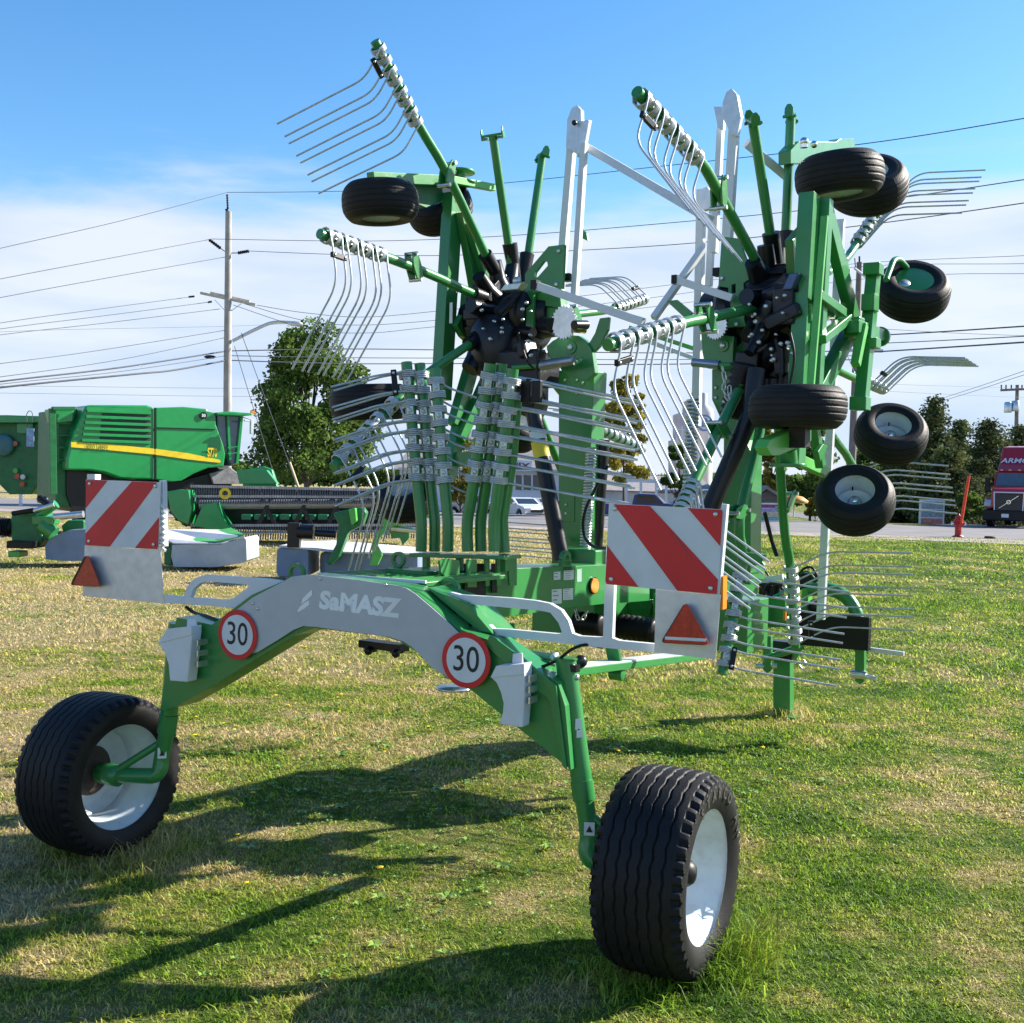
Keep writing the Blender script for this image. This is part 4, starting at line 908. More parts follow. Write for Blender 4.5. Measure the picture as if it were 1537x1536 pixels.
# edge = height (z) at which the bank ends, wobbling with the noise; higher to the right
edge = mth('MULTIPLY_ADD', sep.outputs['X'], .005, .226)
ramp = mth('SUBTRACT', edge, sep.outputs['Z'])
nn = mth('SUBTRACT', nz.outputs[0], .5)
val = mth('MULTIPLY_ADD', nn, .18, ramp)
mr = N.new('ShaderNodeMapRange'); mr.interpolation_type = 'SMOOTHSTEP'; mr.inputs[1].default_value = -.045; mr.inputs[2].default_value = .020; L.new(val, mr.inputs[0])
mp2 = N.new('ShaderNodeMapping'); mp2.inputs['Scale'].default_value = (2.2, 2.2, 12.0); mp2.inputs['Location'].default_value = (3.1, 1.7, .4); L.new(tc.outputs['Generated'], mp2.inputs[0])
n2 = N.new('ShaderNodeTexNoise'); n2.inputs['Scale'].default_value = 1.6; n2.inputs['Detail'].default_value = 8; n2.inputs['Roughness'].default_value = .5; L.new(mp2.outputs[0], n2.inputs['Vector'])
shade = N.new('ShaderNodeMapRange'); shade.inputs[1].default_value = .36; shade.inputs[2].default_value = .64; L.new(n2.outputs[0], shade.inputs[0])
cc = N.new('ShaderNodeMix'); cc.data_type = 'RGBA'; cc.inputs[6].default_value = (3.6, 4.5, 6.1, 1); cc.inputs[7].default_value = (5.3, 5.7, 6.4, 1)
hgt = N.new('ShaderNodeMapRange'); hgt.inputs[1].default_value = .03; hgt.inputs[2].default_value = .24; hgt.inputs[3].default_value = -.15; hgt.inputs[4].default_value = .45; L.new(sep.outputs['Z'], hgt.inputs[0])
sh2 = mth('ADD', shade.outputs[0], hgt.outputs[0], clamp=True); L.new(sh2, cc.inputs[0])
dens = mth('MULTIPLY', mr.outputs[0], .94)
mx = N.new('ShaderNodeMix'); mx.data_type = 'RGBA'; L.new(dens, mx.inputs[0]); L.new(hs.outputs[0], mx.inputs[6]); L.new(cc.outputs[2], mx.inputs[7])
L.new(mx.outputs[2], bg.inputs['Color'])
scene.view_settings.view_transform = 'Standard'; scene.view_settings.look = 'None'; scene.view_settings.exposure = 1.22; scene.view_settings.gamma = 1.0
scene.cycles.max_bounces = 6; scene.cycles.transparent_max_bounces = 8
scene.cycles.use_denoising = True

# ================================================================ GROUND
def lawn_nodes(m, blade=False):
    nt = m.node_tree; N, L = nt.nodes, nt.links; b = N['Principled BSDF']
    geo = N.new('ShaderNodeNewGeometry')
    def nz(s, d=5, r=.55, off=0):
        mp = N.new('ShaderNodeMapping'); mp.inputs['Scale'].default_value = (1, 1, 0); mp.inputs['Location'].default_value = (off, off, 0); L.new(geo.outputs['Position'], mp.inputs[0])
        n = N.new('ShaderNodeTexNoise'); n.inputs['Scale'].default_value = s; n.inputs['Detail'].default_value = d; n.inputs['Roughness'].default_value = r; L.new(mp.outputs[0], n.inputs['Vector']); return n.outputs[0]
    def mr(x, a, b_, c=0, d=1):
        n = N.new('ShaderNodeMapRange'); L.new(x, n.inputs[0]); n.inputs[1].default_value = a; n.inputs[2].default_value = b_; n.inputs[3].default_value = c; n.inputs[4].default_value = d; return n.outputs[0]
    def op(o, a, b_):
        n = N.new('ShaderNodeMath'); n.operation = o; n.use_clamp = False
        for i, x in enumerate((a, b_)):
            if hasattr(x, 'links'): L.new(x, n.inputs[i])
            else: n.inputs[i].default_value = x
        return n.outputs[0]
    sep = N.new('ShaderNodeSeparateXYZ'); L.new(geo.outputs['Position'], sep.inputs[0])
    # the lawn is drier on the left and far side
    side = mr(op('ADD', op('MULTIPLY', sep.outputs['X'], -.11), op('MULTIPLY', sep.outputs['Y'], .028)), -.35, 1.1, -.17, .42)
    big = nz(.45, 4, .6); mid = nz(2.6, 5, .65, 7); fine = nz(16, 4, .7, 3)
    d = op('ADD', op('ADD', op('MULTIPLY', op('SUBTRACT', big, .5), 2.2), op('MULTIPLY', op('SUBTRACT', mid, .5), 1.8)), op('ADD', op('MULTIPLY', op('SUBTRACT', fine, .5), .8), side))
    d = op('ADD', d, .50)
    ramp = N.new('ShaderNodeValToRGB'); L.new(d, ramp.inputs[0]); cr = ramp.color_ramp
    cols = [(.0, (.095, .195, .015)), (.31, (.20, .325, .024)), (.54, (.35, .395, .055)), (.76, (.52, .44, .16)), (1.0, (.59, .48, .25))] if blade else \
           [(.0, (.050, .095, .014)), (.35, (.105, .160, .026)), (.60, (.23, .235, .070)), (.85, (.37, .31, .145)), (1.0, (.43, .35, .19))]
    cr.elements[0].position, cr.elements[0].color = cols[0][0], (*cols[0][1], 1)
    cr.elements[1].position, cr.elements[1].color = cols[-1][0], (*cols[-1][1], 1)
    for p, c in cols[1:-1]:
        e = cr.elements.new(p); e.color = (*c, 1)
    return N, L, b, ramp.outputs[0], geo, fine, nz
gm, gnt, gb = newmat('lawn'); N_, L_, b_, colr, geo, fine, nzf = lawn_nodes(gm)
f2 = nzf(70, 3, .7, 11); v = N_.new('ShaderNodeMapRange'); L_.new(f2, v.inputs[0]); v.inputs[1].default_value = .3; v.inputs[2].default_value = .7; v.inputs[3].default_value = .55; v.inputs[4].default_value = 1.35
f3 = nzf(9, 4, .75, 21); v3 = N_.new('ShaderNodeMapRange'); L_.new(f3, v3.inputs[0]); v3.inputs[1].default_value = .3; v3.inputs[2].default_value = .7; v3.inputs[3].default_value = .75; v3.inputs[4].default_value = 1.22
vm0 = N_.new('ShaderNodeMath'); vm0.operation = 'MULTIPLY'; L_.new(v.outputs[0], vm0.inputs[0]); L_.new(v3.outputs[0], vm0.inputs[1])
vm = N_.new('ShaderNodeVectorMath'); vm.operation = 'SCALE'; L_.new(colr, vm.inputs[0]); L_.new(vm0.outputs[0], vm.inputs['Scale']); L_.new(vm.outputs[0], b_.inputs['Base Color'])
b_.inputs['Roughness'].default_value = .9; b_.inputs['Specular IOR Level'].default_value = .1
bp = N_.new('ShaderNodeBump'); bp.inputs['Strength'].default_value = 1.0; bp.inputs['Distance'].default_value = .05; L_.new(f2, bp.inputs['Height']); L_.new(bp.outputs[0], b_.inputs['Normal'])
# one sheet, finer near the camera, gently uneven
def hz(y):
    t = min(1, max(0, (y - 59) / 18)); return -.85 * t * t * (3 - 2 * t)
def gheight(x, y):
    return (noise.noise(Vector((x * .35, y * .35, 0))) * .022 + noise.noise(Vector((x * 1.3, y * 1.3, 5))) * .010) * (1 if y < 40 else 0)
xs = sorted(set([-1500, -600, -250, -120, -60] + [round(-40 + i * .5, 2) for i in range(161)] + [60, 120, 250, 600, 1500]))
ys = sorted(set([-300, -100, -30] + [round(-10 + i * .5, 2) for i in range(101)] + [45, 52, 59, 61, 63, 65, 67, 69, 71, 73, 75, 77, 80, 120, 200, 400, 900, 2500]))
gv = [(x, y, gheight(x, y) if abs(x) < 39 and 0 < y < 39.5 else hz(y)) for y in ys for x in xs]; nx = len(xs)
gf = [(j * nx + i, j * nx + i + 1, (j + 1) * nx + i + 1, (j + 1) * nx + i) for j in range(len(ys) - 1) for i in range(nx - 1)]
mbg = MB(); mbg.add(gv, gf, True); ground = struct(mbg.build('ground', gm))

# grass blades
bm_, bnt, bb = newmat('grass_blade'); N_, L_, b_, colr, geo, fine, nzf = lawn_nodes(bm_, True)
rv = N_.new('ShaderNodeMapRange'); L_.new(geo.outputs['Random Per Island'], rv.inputs[0]); rv.inputs[3].default_value = .55; rv.inputs[4].default_value = 1.6
vm = N_.new('ShaderNodeVectorMath'); vm.operation = 'SCALE'; L_.new(colr, vm.inputs[0]); L_.new(rv.outputs[0], vm.inputs['Scale']); L_.new(vm.outputs[0], b_.inputs['Base Color'])
b_.inputs['Roughness'].default_value = .55; b_.inputs['Specular IOR Level'].default_value = .25
tr = N_.new('ShaderNodeBsdfTranslucent'); L_.new(vm.outputs[0], tr.inputs['Color']); mxs = N_.new('ShaderNodeMixShader'); mxs.inputs[0].default_value = .5
L_.new(b_.outputs[0], mxs.inputs[1]); L_.new(tr.outputs[0], mxs.inputs[2]); L_.new(mxs.outputs[0], N_['Material Output'].inputs['Surface'])
def mesh_np(name, co, faces_loop, nper, m, smooth=False):
    me = bpy.data.meshes.new(name); nv = len(co); nf = len(faces_loop) // nper
    me.vertices.add(nv); me.vertices.foreach_set('co', co.astype(np.float32).ravel())
    me.loops.add(len(faces_loop)); me.loops.foreach_set('vertex_index', faces_loop.astype(np.int32))
    me.polygons.add(nf); me.polygons.foreach_set('loop_start', np.arange(0, nf * nper, nper, dtype=np.int32)); me.polygons.foreach_set('loop_total', np.full(nf, nper, dtype=np.int32))
    me.materials.append(m); me.update(calc_edges=True); me.validate()
    o = bpy.data.objects.new(name, me); COL.objects.link(o); return o
def scatter(n, y0, y1, pad=1.7):
    # uniform over the visible wedge between two distances, a little wider than the frame
    y = np.sqrt(RNG.uniform(y0 * y0, y1 * y1, n)); hw = y * .50 + pad
    return RNG.uniform(-1, 1, n) * hw, y
def blades(n, y0, y1, h0, h1, w, clump=.35, pts=None):
    x, y = scatter(n, y0, y1) if pts is None else pts
    n = len(x)
    # clumping
    k = RNG.uniform(0, 1, n) < clump; cx = x[k] + RNG.normal(0, .02, k.sum()) ; x[k] = np.round(cx / .11) * .11 + RNG.normal(0, .018, k.sum()); y[k] = np.round(y[k] / .11) * .11 + RNG.normal(0, .018, k.sum())
    z = np.array([gheight(a, b) for a, b in zip(np.round(x, 1), np.round(y, 1))]) - .004
    patch = .5 + .5 * np.sin(x * 1.7 + 1.3 * np.sin(y * .9)) * np.cos(y * 1.1 + np.sin(x * 2.1))
    h = RNG.uniform(h0, h1, n) * (.6 + .7 * patch) * np.exp(RNG.normal(0, .18, n)); a = RNG.uniform(0, 2 * np.pi, n); ln = RNG.uniform(.2, 1.9, n) * h
    dx, dy = np.cos(a), np.sin(a); ww = w * RNG.uniform(.6, 1.4, n)
    co = np.empty((n, 5, 3)); sx, sy = -dy * ww, dx * ww
    co[:, 0] = np.stack([x - sx, y - sy, z], 1); co[:, 1] = np.stack([x + sx, y + sy, z], 1)
    mx_, my_ = x + dx * ln * .35, y + dy * ln * .35
    co[:, 2] = np.stack([mx_ + sx * .75, my_ + sy * .75, z + h * .60], 1); co[:, 3] = np.stack([mx_ - sx * .75, my_ - sy * .75, z + h * .60], 1)
    co[:, 4] = np.stack([x + dx * ln, y + dy * ln, z + h * RNG.uniform(.75, 1.0, n)], 1)
    b = (np.arange(n) * 5)[:, None]
    tri = (b + np.array([[0, 1, 2, 0, 2, 3, 3, 2, 4]])).ravel(); return co.reshape(-1, 3), tri
parts = []
for args in ((230000, 2.4, 6.2, .008, .027, .0026), (185000, 6.2, 11, .012, .034, .0040), (120000, 11, 21, .02, .050, .0075), (60000, 21, 44, .03, .065, .016)): parts.append(blades(*args))
# the uncut tufts round the tyres and the leg
def tuft(cx, cy, r, n, h0, h1):
    q = RNG.normal(0, r, (n, 2)); return blades(n, 0, 0, h0, h1, .0026, 0, (cx + q[:, 0], cy + q[:, 1]))
for (px, py, r, n, a, b) in ((1090, 1440, .09, 900, .07, .19), (1060, 1462, .10, 700, .05, .12), (960, 1482, .12, 600, .03, .07), (900, 1475, .10, 300, .03, .06), (200, 1285, .2, 900, .04, .09), (80, 1270, .15, 400, .04, .09), (1176, 1072, .12, 500, .05, .12)):
    g_ = G(px, py); parts.append(tuft(g_.x, g_.y, r, n, a, b))
off = 0; cs, ts = [], []
for c_, t_ in parts: cs.append(c_); ts.append(t_ + off); off += len(c_)
grass = struct(mesh_np('grass', np.concatenate(cs), np.concatenate(ts), 3, bm_), 'stuff', 'short patchy lawn grass, green and dry', 'grass')
# broad leaved weeds
wm = mat('weed_leaf', (.17, .30, .045), .5, var=.35, scale=3)
x, y = scatter(24000, 2.8, 17); keep = (np.sin(x * 1.1 + 2) + np.cos(y * .8) + RNG.normal(0, .7, len(x))) > .3; x, y = x[keep], y[keep]
co, lp = [], []; n0 = 0
for a_, b_y in zip(x, y):
    base = RNG.uniform(0, 6.28); s_ = RNG.uniform(.008, .020) * (1 + 1.3 * (RNG.uniform() < .06))
    for k in range(5):
        an = base + k * 1.26 + RNG.uniform(-.3, .3); dx, dy = math.cos(an), math.sin(an); z0 = gheight(a_, b_y)
        w_ = s_ * .28
        co += [(a_, b_y, z0 + .006), (a_ + dx * s_ * .6 - dy * w_, b_y + dy * s_ * .6 + dx * w_, z0 + .012 + s_ * .45), (a_ + dx * s_ * 1.3, b_y + dy * s_ * 1.3, z0 + .012 + s_ * .35), (a_ + dx * s_ * .6 + dy * w_, b_y + dy * s_ * .6 - dx * w_, z0 + .012 + s_ * .45)]
        lp += [n0, n0 + 1, n0 + 2, n0 + 3]; n0 += 4
weeds = struct(mesh_np('weeds', np.array(co), np.array(lp), 4, wm), 'stuff', 'low broad-leaved weeds in the lawn', 'weeds')
# dandelions
dm = mat('dandelion_yellow', (.85, .55, .01), .6, var=.1)
x, y = scatter(3400, 4, 34); den = np.where(x < -.5, 1.0, .30) + .35 * np.sin(x * .9) * np.cos(y * .6); keep = RNG.uniform(0, 1, len(x)) < den * .85 * np.clip((y - 4.5) / 7, .06, 1); x, y = x[keep], y[keep]
mb = MB()
for a_, b_y in zip(x, y):
    r_ = RNG.uniform(.012, .024); z0 = gheight(a_, b_y) + RNG.uniform(.02, .05)
    vs = [(a_ + r_ * math.cos(t) * (1 if i % 2 else .75), b_y + r_ * math.sin(t) * (1 if i % 2 else .75), z0) for i, t in enumerate([k * math.pi / 5 for k in range(10)])] + [(a_, b_y, z0 + r_ * .30), (a_, b_y, z0 - r_ * .35)]
    mb.add(vs, [(i, (i + 1) % 10, 10) for i in range(10)] + [((i + 1) % 10, i, 11) for i in range(10)])
dand = struct(mb.build('dandelions', dm), 'stuff', 'small yellow dandelion flowers scattered over the lawn', 'flowers')

# ================================================================ ROAD AND YARDS
asph = mat('asphalt', (.19, .18, .18), .9, var=.15, scale=.6, bump=.3, bscale=30, dirt=.3, dcol=(.28, .25, .22))
grav = mat('gravel_edge', (.33, .27, .23), .95, var=.25, scale=1.5, bump=.4)
def strip_(pts_near, pts_far, z, name, m):
    n = len(pts_near); mm = MB(); mm.add([(x, y, z) for x, y in pts_near] + [(x, y, z) for x, y in pts_far], [(i, i + 1, n + i + 1, n + i) for i in range(n - 1)]); return struct(mm.build(name, m))
def gp(px, py): g_ = G(px, py); return (g_.x, g_.y)
near = [(-90, 62), gp(0, 768), gp(400, 783), gp(800, 795), gp(1150, 803), gp(1537, 818), (80, 38)]
near2 = [(-90, 61), gp(0, 764), gp(400, 780), gp(800, 791), gp(1150, 798), gp(1537, 811), (80, 39)]
far = [(-90, 76)] + [(gp(px, py)[0] * 1.0, gp(px, py)[1]) for px, py in ((0, 748), (400, 762), (800, 775), (1150, 784), (1537, 792))] + [(80, 55)]
strip_(near, near2, .012, 'road_shoulder', grav); strip_(near2, far, .016, 'road', asph)
lot = mat('lot_asphalt', (.15, .15, .155), .9, var=.15, scale=.5, bump=.2)
mm = MB(); yy = [57, 59, 61, 63, 65, 67, 69, 71, 73, 75, 77, 80, 110]
mm.add([(x, y, hz(y) + .010) for y in yy for x in (-30 + (6 if y < 60 else 0), 4, 16)], [(j * 3 + i, j * 3 + i + 1, j * 3 + i + 4, j * 3 + i + 3) for j in range(len(yy) - 1) for i in range(2)]); struct(mm.build('parking_lot', lot))
mm = MB(); mm.add([(x, y, hz(y) + .010) for y in yy for x in (22 + (y - 57) * .05, 70)], [(j * 2, j * 2 + 1, j * 2 + 3, j * 2 + 2) for j in range(len(yy) - 1)]); struct(mm.build('driveway', lot))

# ================================================================ TREES
def leafmat(name, c1, c2, trans=.35):
    m, nt, b = newmat(name); N, L = nt.nodes, nt.links; geo = N.new('ShaderNodeNewGeometry')
    nz = N.new('ShaderNodeTexNoise'); nz.inputs['Scale'].default_value = .9; nz.inputs['Detail'].default_value = 4; L.new(geo.outputs['Position'], nz.inputs['Vector'])
    r = N.new('ShaderNodeMapRange'); L.new(nz.outputs[0], r.inputs[0]); r.inputs[1].default_value = .35; r.inputs[2].default_value = .65
    a = N.new('ShaderNodeMath'); a.operation = 'MULTIPLY_ADD'; L.new(geo.outputs['Random Per Island'], a.inputs[0]); a.inputs[1].default_value = .7; L.new(r.outputs[0], a.inputs[2])
    a2 = N.new('ShaderNodeMath'); a2.operation = 'SUBTRACT'; a2.use_clamp = True; L.new(a.outputs[0], a2.inputs[0]); a2.inputs[1].default_value = .35
    mx = N.new('ShaderNodeMix'); mx.data_type = 'RGBA'; L.new(a2.outputs[0], mx.inputs[0]); mx.inputs[6].default_value = (*c1, 1); mx.inputs[7].default_value = (*c2, 1)
    L.new(mx.outputs[2], b.inputs['Base Color']); b.inputs['Roughness'].default_value = .85; b.inputs['Specular IOR Level'].default_value = .06
    t = N.new('ShaderNodeBsdfTranslucent'); L.new(mx.outputs[2], t.inputs['Color']); ms = N.new('ShaderNodeMixShader'); ms.inputs[0].default_value = trans
    L.new(b.outputs[0], ms.inputs[1]); L.new(t.outputs[0], ms.inputs[2]); L.new(ms.outputs[0], N['Material Output'].inputs['Surface']); return m
LF_OAK = leafmat('leaf_olive', (.050, .100, .028), (.17, .26, .050)); LF_YEL = leafmat('leaf_yellow_green', (.11, .12, .025), (.42, .34, .05)); LF_SPR = leafmat('spruce_needle', (.045, .060, .030), (.16, .19, .065), .2); LF_MIX = leafmat('leaf_autumn', (.08, .10, .025), (.36, .31, .06))
def quads_from(P, size, flat=.0):
    n = len(P); a = RNG.normal(0, 1, (n, 3)); a[:, 2] *= 1 - flat; a /= np.linalg.norm(a, axis=1)[:, None]
    b = RNG.normal(0, 1, (n, 3)); b -= a * (a * b).sum(1)[:, None]; b /= np.linalg.norm(b, axis=1)[:, None]
    s = (size * RNG.uniform(.5, 1.3, n))[:, None]; a, b = a * s, b * s * .6
    co = np.stack([P - a, P - b, P + a, P + b], 1).reshape(-1, 3); return co, np.arange(n * 4)
def broadleaf(name, px, base_d, crown_px, n, leaf, m, label, cat='tree', trunk_r=.16, clump_n=70, group=None, cone=.45):
    """crown_px: (x0, x1, ytop, ybottom) at that distance"""
    x0, x1, yt, yb = crown_px; g0 = D(px, 768, base_d); base = Vector((g0.x, g0.y, hz(g0.y)))
    top = D(px, yt, base_d).z; bot = D(px, yb, base_d).z; R = abs(D(x1, 700, base_d).x - D(x0, 700, base_d).x) / 2; cx = (D(x1, 700, base_d).x + D(x0, 700, base_d).x) / 2
    top -= 0; C_ = np.array([cx, base.y, (top + bot) / 2]); h = (top - bot) / 2
    cl = []
    while len(cl) < clump_n:
        q = RNG.normal(0, 1, 3); q /= np.linalg.norm(q); q *= RNG.uniform(.35, 1.0) ** .6
        tp = 1 - cone * ((q[2] + 1) / 2) ** 1.6
        cl.append(C_ + q * np.array([R * .88 * tp, R * .88 * tp, h * .92]))
    cl = np.array(cl); r = RNG.uniform(.09, .24, clump_n) * R * 1.15
    idx = RNG.integers(0, clump_n, n); q = RNG.normal(0, 1, (n, 3)); q /= np.linalg.norm(q, axis=1)[:, None]; q *= (RNG.uniform(.15, 1, n) ** .45)[:, None]
    P = cl[idx] + q * r[idx][:, None] * np.array([1.15, 1.15, .8])
    t = thing(name, label, cat, base, group)
    co, lp = quads_from(P - np.array(base), leaf); o = mesh_np('crown', co, lp, 4, m); o.parent = t
    mb = MB(); tr_top = Vector((cx - base.x, 0, bot + h * 1.3)); pth = [Vector((0, 0, -.1)), Vector((.02 * R, .02, bot * .5)), Vector((tr_top.x * .4, 0, bot + h * .4)), tr_top]
    mb.tube(smooth_path(pth, 4), [trunk_r * (1 - .75 * i / 12) for i in range(13)], 10)
    for k in range(0, clump_n, 4):
        e = Vector(cl[k]) - base; s0 = Vector((tr_top.x * .3, 0, bot + (e.z - bot) * .35)); mb.tube([s0, s0.lerp(e, .5) + Vector((0, 0, -.1)), e], [trunk_r * .35, trunk_r * .2, trunk_r * .06], 6)
    tk_ = mb.build('trunk', BARK); tk_.parent = t; return t
def spruce(px, d, ytop, halfw, label, n=15000, group='dark spruces on the right', m=None):
    g0 = D(px, 768, d); base = Vector((g0.x, g0.y, hz(g0.y))); H_ = D(px, ytop, d).z - base.z; R = halfw / FPX * d
    t = thing('spruce_tree', label, 'tree', base, group); P = []
    mb = MB(); mb.tube([(0, 0, -.1), (0, 0, H_ * .5), (0, 0, H_ * .98)], [.17, .11, .02], 8)
    lv = int(H_ * 2.6)
    for i in range(lv):
        f = (i + .5) / lv; z = H_ * (.08 + .92 * f); rr = R * (1 - f) ** .75 * RNG.uniform(.6, 1.25) + .10
        nb = 9 if f < .8 else 6
        for k in range(nb):
            a = RNG.uniform(0, 6.28); l_ = rr * RNG.uniform(.7, 1.15); tip = np.array([math.cos(a) * l_, math.sin(a) * l_, z - .22 * l_ + .10 * l_ * RNG.uniform(-1, 1)]); root = np.array([0, 0, z])
            mb.tube([root.tolist(), tip.tolist()], [.03, .008], 4, False)
            kk = max(4, int(n / lv / nb * (.4 + 1.2 * (1 - f)))); s_ = RNG.uniform(.15, 1.05, kk)[:, None]
            q = root + (tip - root) * s_ + RNG.normal(0, 1, (kk, 3)) * np.array([.16, .16, .10]) * (R / 2.2) + np.array([0, 0, -.10]) * s_; P.append(q)
    P = np.concatenate(P); co, lp = quads_from(P, .125, .5); o = mesh_np('crown', co, lp, 4, m or LF_SPR); o.parent = t
    tk_ = mb.build('trunk', BARK); tk_.parent = t; return t
broadleaf('broadleaf_tree', 455, 62, (352, 590, 478, 752), 30000, .125, LF_OAK, 'tall olive green tree behind the wide grain header', trunk_r=.22, clump_n=120, cone=.50)
broadleaf('broadleaf_tree', 935, 60, (884, 986, 556, 742), 9000, .12, LF_YEL, 'small yellowing tree seen through the hanging tines, behind the blue pickup', trunk_r=.10, clump_n=46)
broadleaf('broadleaf_tree', 690, 70, (655, 735, 640, 765), 7000, .12, LF_MIX, 'yellow-green tree seen between the stowed tine arms', trunk_r=.12, clump_n=40)
broadleaf('broadleaf_tree', 1020, 74, (990, 1048, 650, 752), 5000, .13, LF_OAK, 'low green tree beside the white silo', clump_n=30)
broadleaf('broadleaf_tree', 1150, 78, (1122, 1182, 625, 772), 12000, .13, LF_MIX, 'yellow-green tree behind the small grey house', clump_n=60, group='trees at the far roadside')
broadleaf('broadleaf_tree', 1215, 80, (1170, 1268, 634, 774), 12000, .13, LF_OAK, 'dark green tree right of the small grey house, behind the green tubes', clump_n=60, group='trees at the far roadside')
broadleaf('broadleaf_tree', 1300, 84, (1255, 1350, 660, 782), 12000, .13, LF_OAK, 'rounded green tree hidden behind the two low rake wheels', clump_n=60, group='trees at the far roadside')
broadleaf('broadleaf_tree', 1105, 90, (1075, 1140, 640, 772), 9000, .14, LF_OAK, 'green tree behind the right lift mast', clump_n=50, group='trees at the far roadside')
broadleaf('broadleaf_tree', 60, 120, (20, 110, 690, 735), 4000, .16, LF_MIX, 'yellowish bush far behind the combine ladder', clump_n=26)
for a_ in ((1398, 72, 597, 82, 'tall spruce left of the gap before the truck, above the two low wheels'), (1436, 78, 630, 60, 'narrow spruce between two taller spruces'), (1480, 74, 632, 95, 'broad dark spruce above and behind the red truck'),
           (1530, 78, 640, 90, 'spruce at the right edge of the photo'), (1360, 82, 640, 75, 'spruce nearest the two low rake wheels'), (1420, 66, 672, 95, 'low wide spruce behind the red hydrant'), (1350, 70, 690, 70, 'low spruce behind the tines, right of the lowest wheel'), (1470, 68, 690, 70, 'low spruce between the hydrant and the red truck')): spruce(*a_)
spruce(68, 90, 617, 12, 'tip of a small dark spruce above the combine at far left', n=1500, group=None)
for i, (px, d, yt, hw, lab) in enumerate(((1455, 62, 735, 30, 'dark bush beside the parked red truck'), (1225, 70, 740, 22, 'yellow-green bush right of the roadside house'), (1130, 74, 735, 16, 'bare bush left of the roadside house'))):
    broadleaf('bush', px, d, (px - hw, px + hw, yt, 782), 3500, .10, [LF_OAK, LF_YEL, LF_MIX][i], lab, 'bush', .04, 22)
# dense far wood line
wl = []
for k in range(60000):
    x_ = RNG.uniform(-140, 150); hh = 3.0 + 2.2 * noise.noise(Vector((x_ * .07, 0, 3))) + 1.1 * noise.noise(Vector((x_ * .5, 2, 3)))
    wl.append((x_, 175 + RNG.uniform(-3, 5), RNG.uniform(0, 1) ** .7 * hh))
co, lp = quads_from(np.array(wl), .45); struct(mesh_np('far_wood', co, lp, 4, LF_OAK), 'stuff', 'low line of far trees on the horizon', 'wood')
# ================================================================ BACKGROUND THINGS
FW = Vector((0, 1, 0)); RT = Vector((1, 0, 0))
def pl(t, name, pts, d, th, m, bev=.0, holes=(), label=None):
    """a panel outlined at distance d, th metres deep"""
    mb = MB(); mb.plate([D(x, y, d) for x, y in pts], FW * th, [[D(x, y, d) for x, y in h] for h in holes]); return mb.build(name, m, t, bev, label)
def z1(x, y): return (x / 3.84, 560 + y / 3.84)
# ---- combine -----------------------------------------------------------
dc = 33.0
cb = thing('combine_harvester', 'big green combine harvester with a yellow side stripe, behind the left warning board', 'combine', G(240, 800) * 1 if False else Vector((D(240, 700, dc).x, D(240, 700, dc).y + 1.4, 0)))
CN = Vector((.60, -.80, 0)); FN = -CN; RN = Vector((.80, .60, 0)); CP = D(240, 700, dc)   # the side of the combine faces half right
def Dc(x, y, d):
    r = ray(x, y); return EYE + r * ((CP + FN * (d - dc) - EYE).dot(CN) / r.dot(CN))
def plc(t, name, pts, d, th, m, bev=.0, holes=(), label=None):
    mb = MB(); mb.plate([Dc(x, y, d) for x, y in pts], FN * th); return mb.build(name, m, t, bev, label)
body = [z1(*p) for p in ((495, 190), (520, 184), (850, 186), (880, 198), (890, 200), (890, 615), (760, 612), (690, 607), (600, 575), (520, 562), (384, 560), (384, 500), (408, 400), (430, 330))]
fr_ = [z1(*p) for p in ((896, 200), (1060, 195), (1195, 208), (1198, 222), (1243, 232), (1246, 300), (1290, 420), (1300, 470), (1290, 540), (1200, 548), (1120, 580), (1050, 620), (980, 628), (896, 615))]
plc(cb, 'rear_side_panel', body, dc, 2.9, GREEN2, .09); plc(cb, 'front_side_panel', fr_, dc, 2.9, GREEN2, .09)
lv = MB(); 
for k in range(6):
    y = 222 + k * 34; sl = 590 - k * 0
    lv.bar(Dc(*z1(500 - k * 6, y - 4), dc - .03), Dc(*z1(866, y + 10), dc - .03), .085, .08, FN)
lv.build('louvre', GREEN2, cb, .01)
sc_ = MB(); sc_.plate([Dc(*z1(x, y), dc - .015) for x, y in ((590, 215), (866, 222), (872, 400), (575, 385))], FN * .01); sc_.build('air_screen', mat('screen_dark', (.02, .035, .03), .6), cb)
dp = MB()
for (x0, y0, x1, y1) in ((640, 254, 785, 268), (735, 290, 788, 304), (735, 322, 785, 335), (640, 326, 700, 333), (745, 358, 780, 368)): dp.plate([Dc(*z1(a, b), dc - .03) for a, b in ((x0, y0 + 3), (x1, y0), (x1, y1), (x0, y1))], FN * .005)
dp.build('straw_dust', mat('straw', (.42, .33, .22), .9), cb)
ys_ = MB(); ys_.plate([Dc(*z1(x, y), dc - .03) for x, y in ((410, 398), (640, 412), (888, 436), (1080, 462), (1265, 500), (1274, 512), (1262, 518), (1080, 498), (888, 470), (640, 446), (410, 428))], FN * .012)
st_ = ys_.build('yellow_stripe', YELLOW, cb)
a_, b_2 = Dc(*z1(490, 420), dc - .045), Dc(*z1(630, 428), dc - .045)
text_on('John Deere', .30, (a_ + b_2) / 2, b_2 - a_, Z, 'stripe_text', DKGREEN, st_, .0, (b_2 - a_).length / 1.55)
a_, b_2 = Dc(*z1(1192, 459), dc - .05), Dc(*z1(1256, 463), dc - .05); text_on('S770', .36, (a_ + b_2) / 2, b_2 - a_, Z, 'number_text', YELLOW, cb, .012, (b_2 - a_).length / .82)
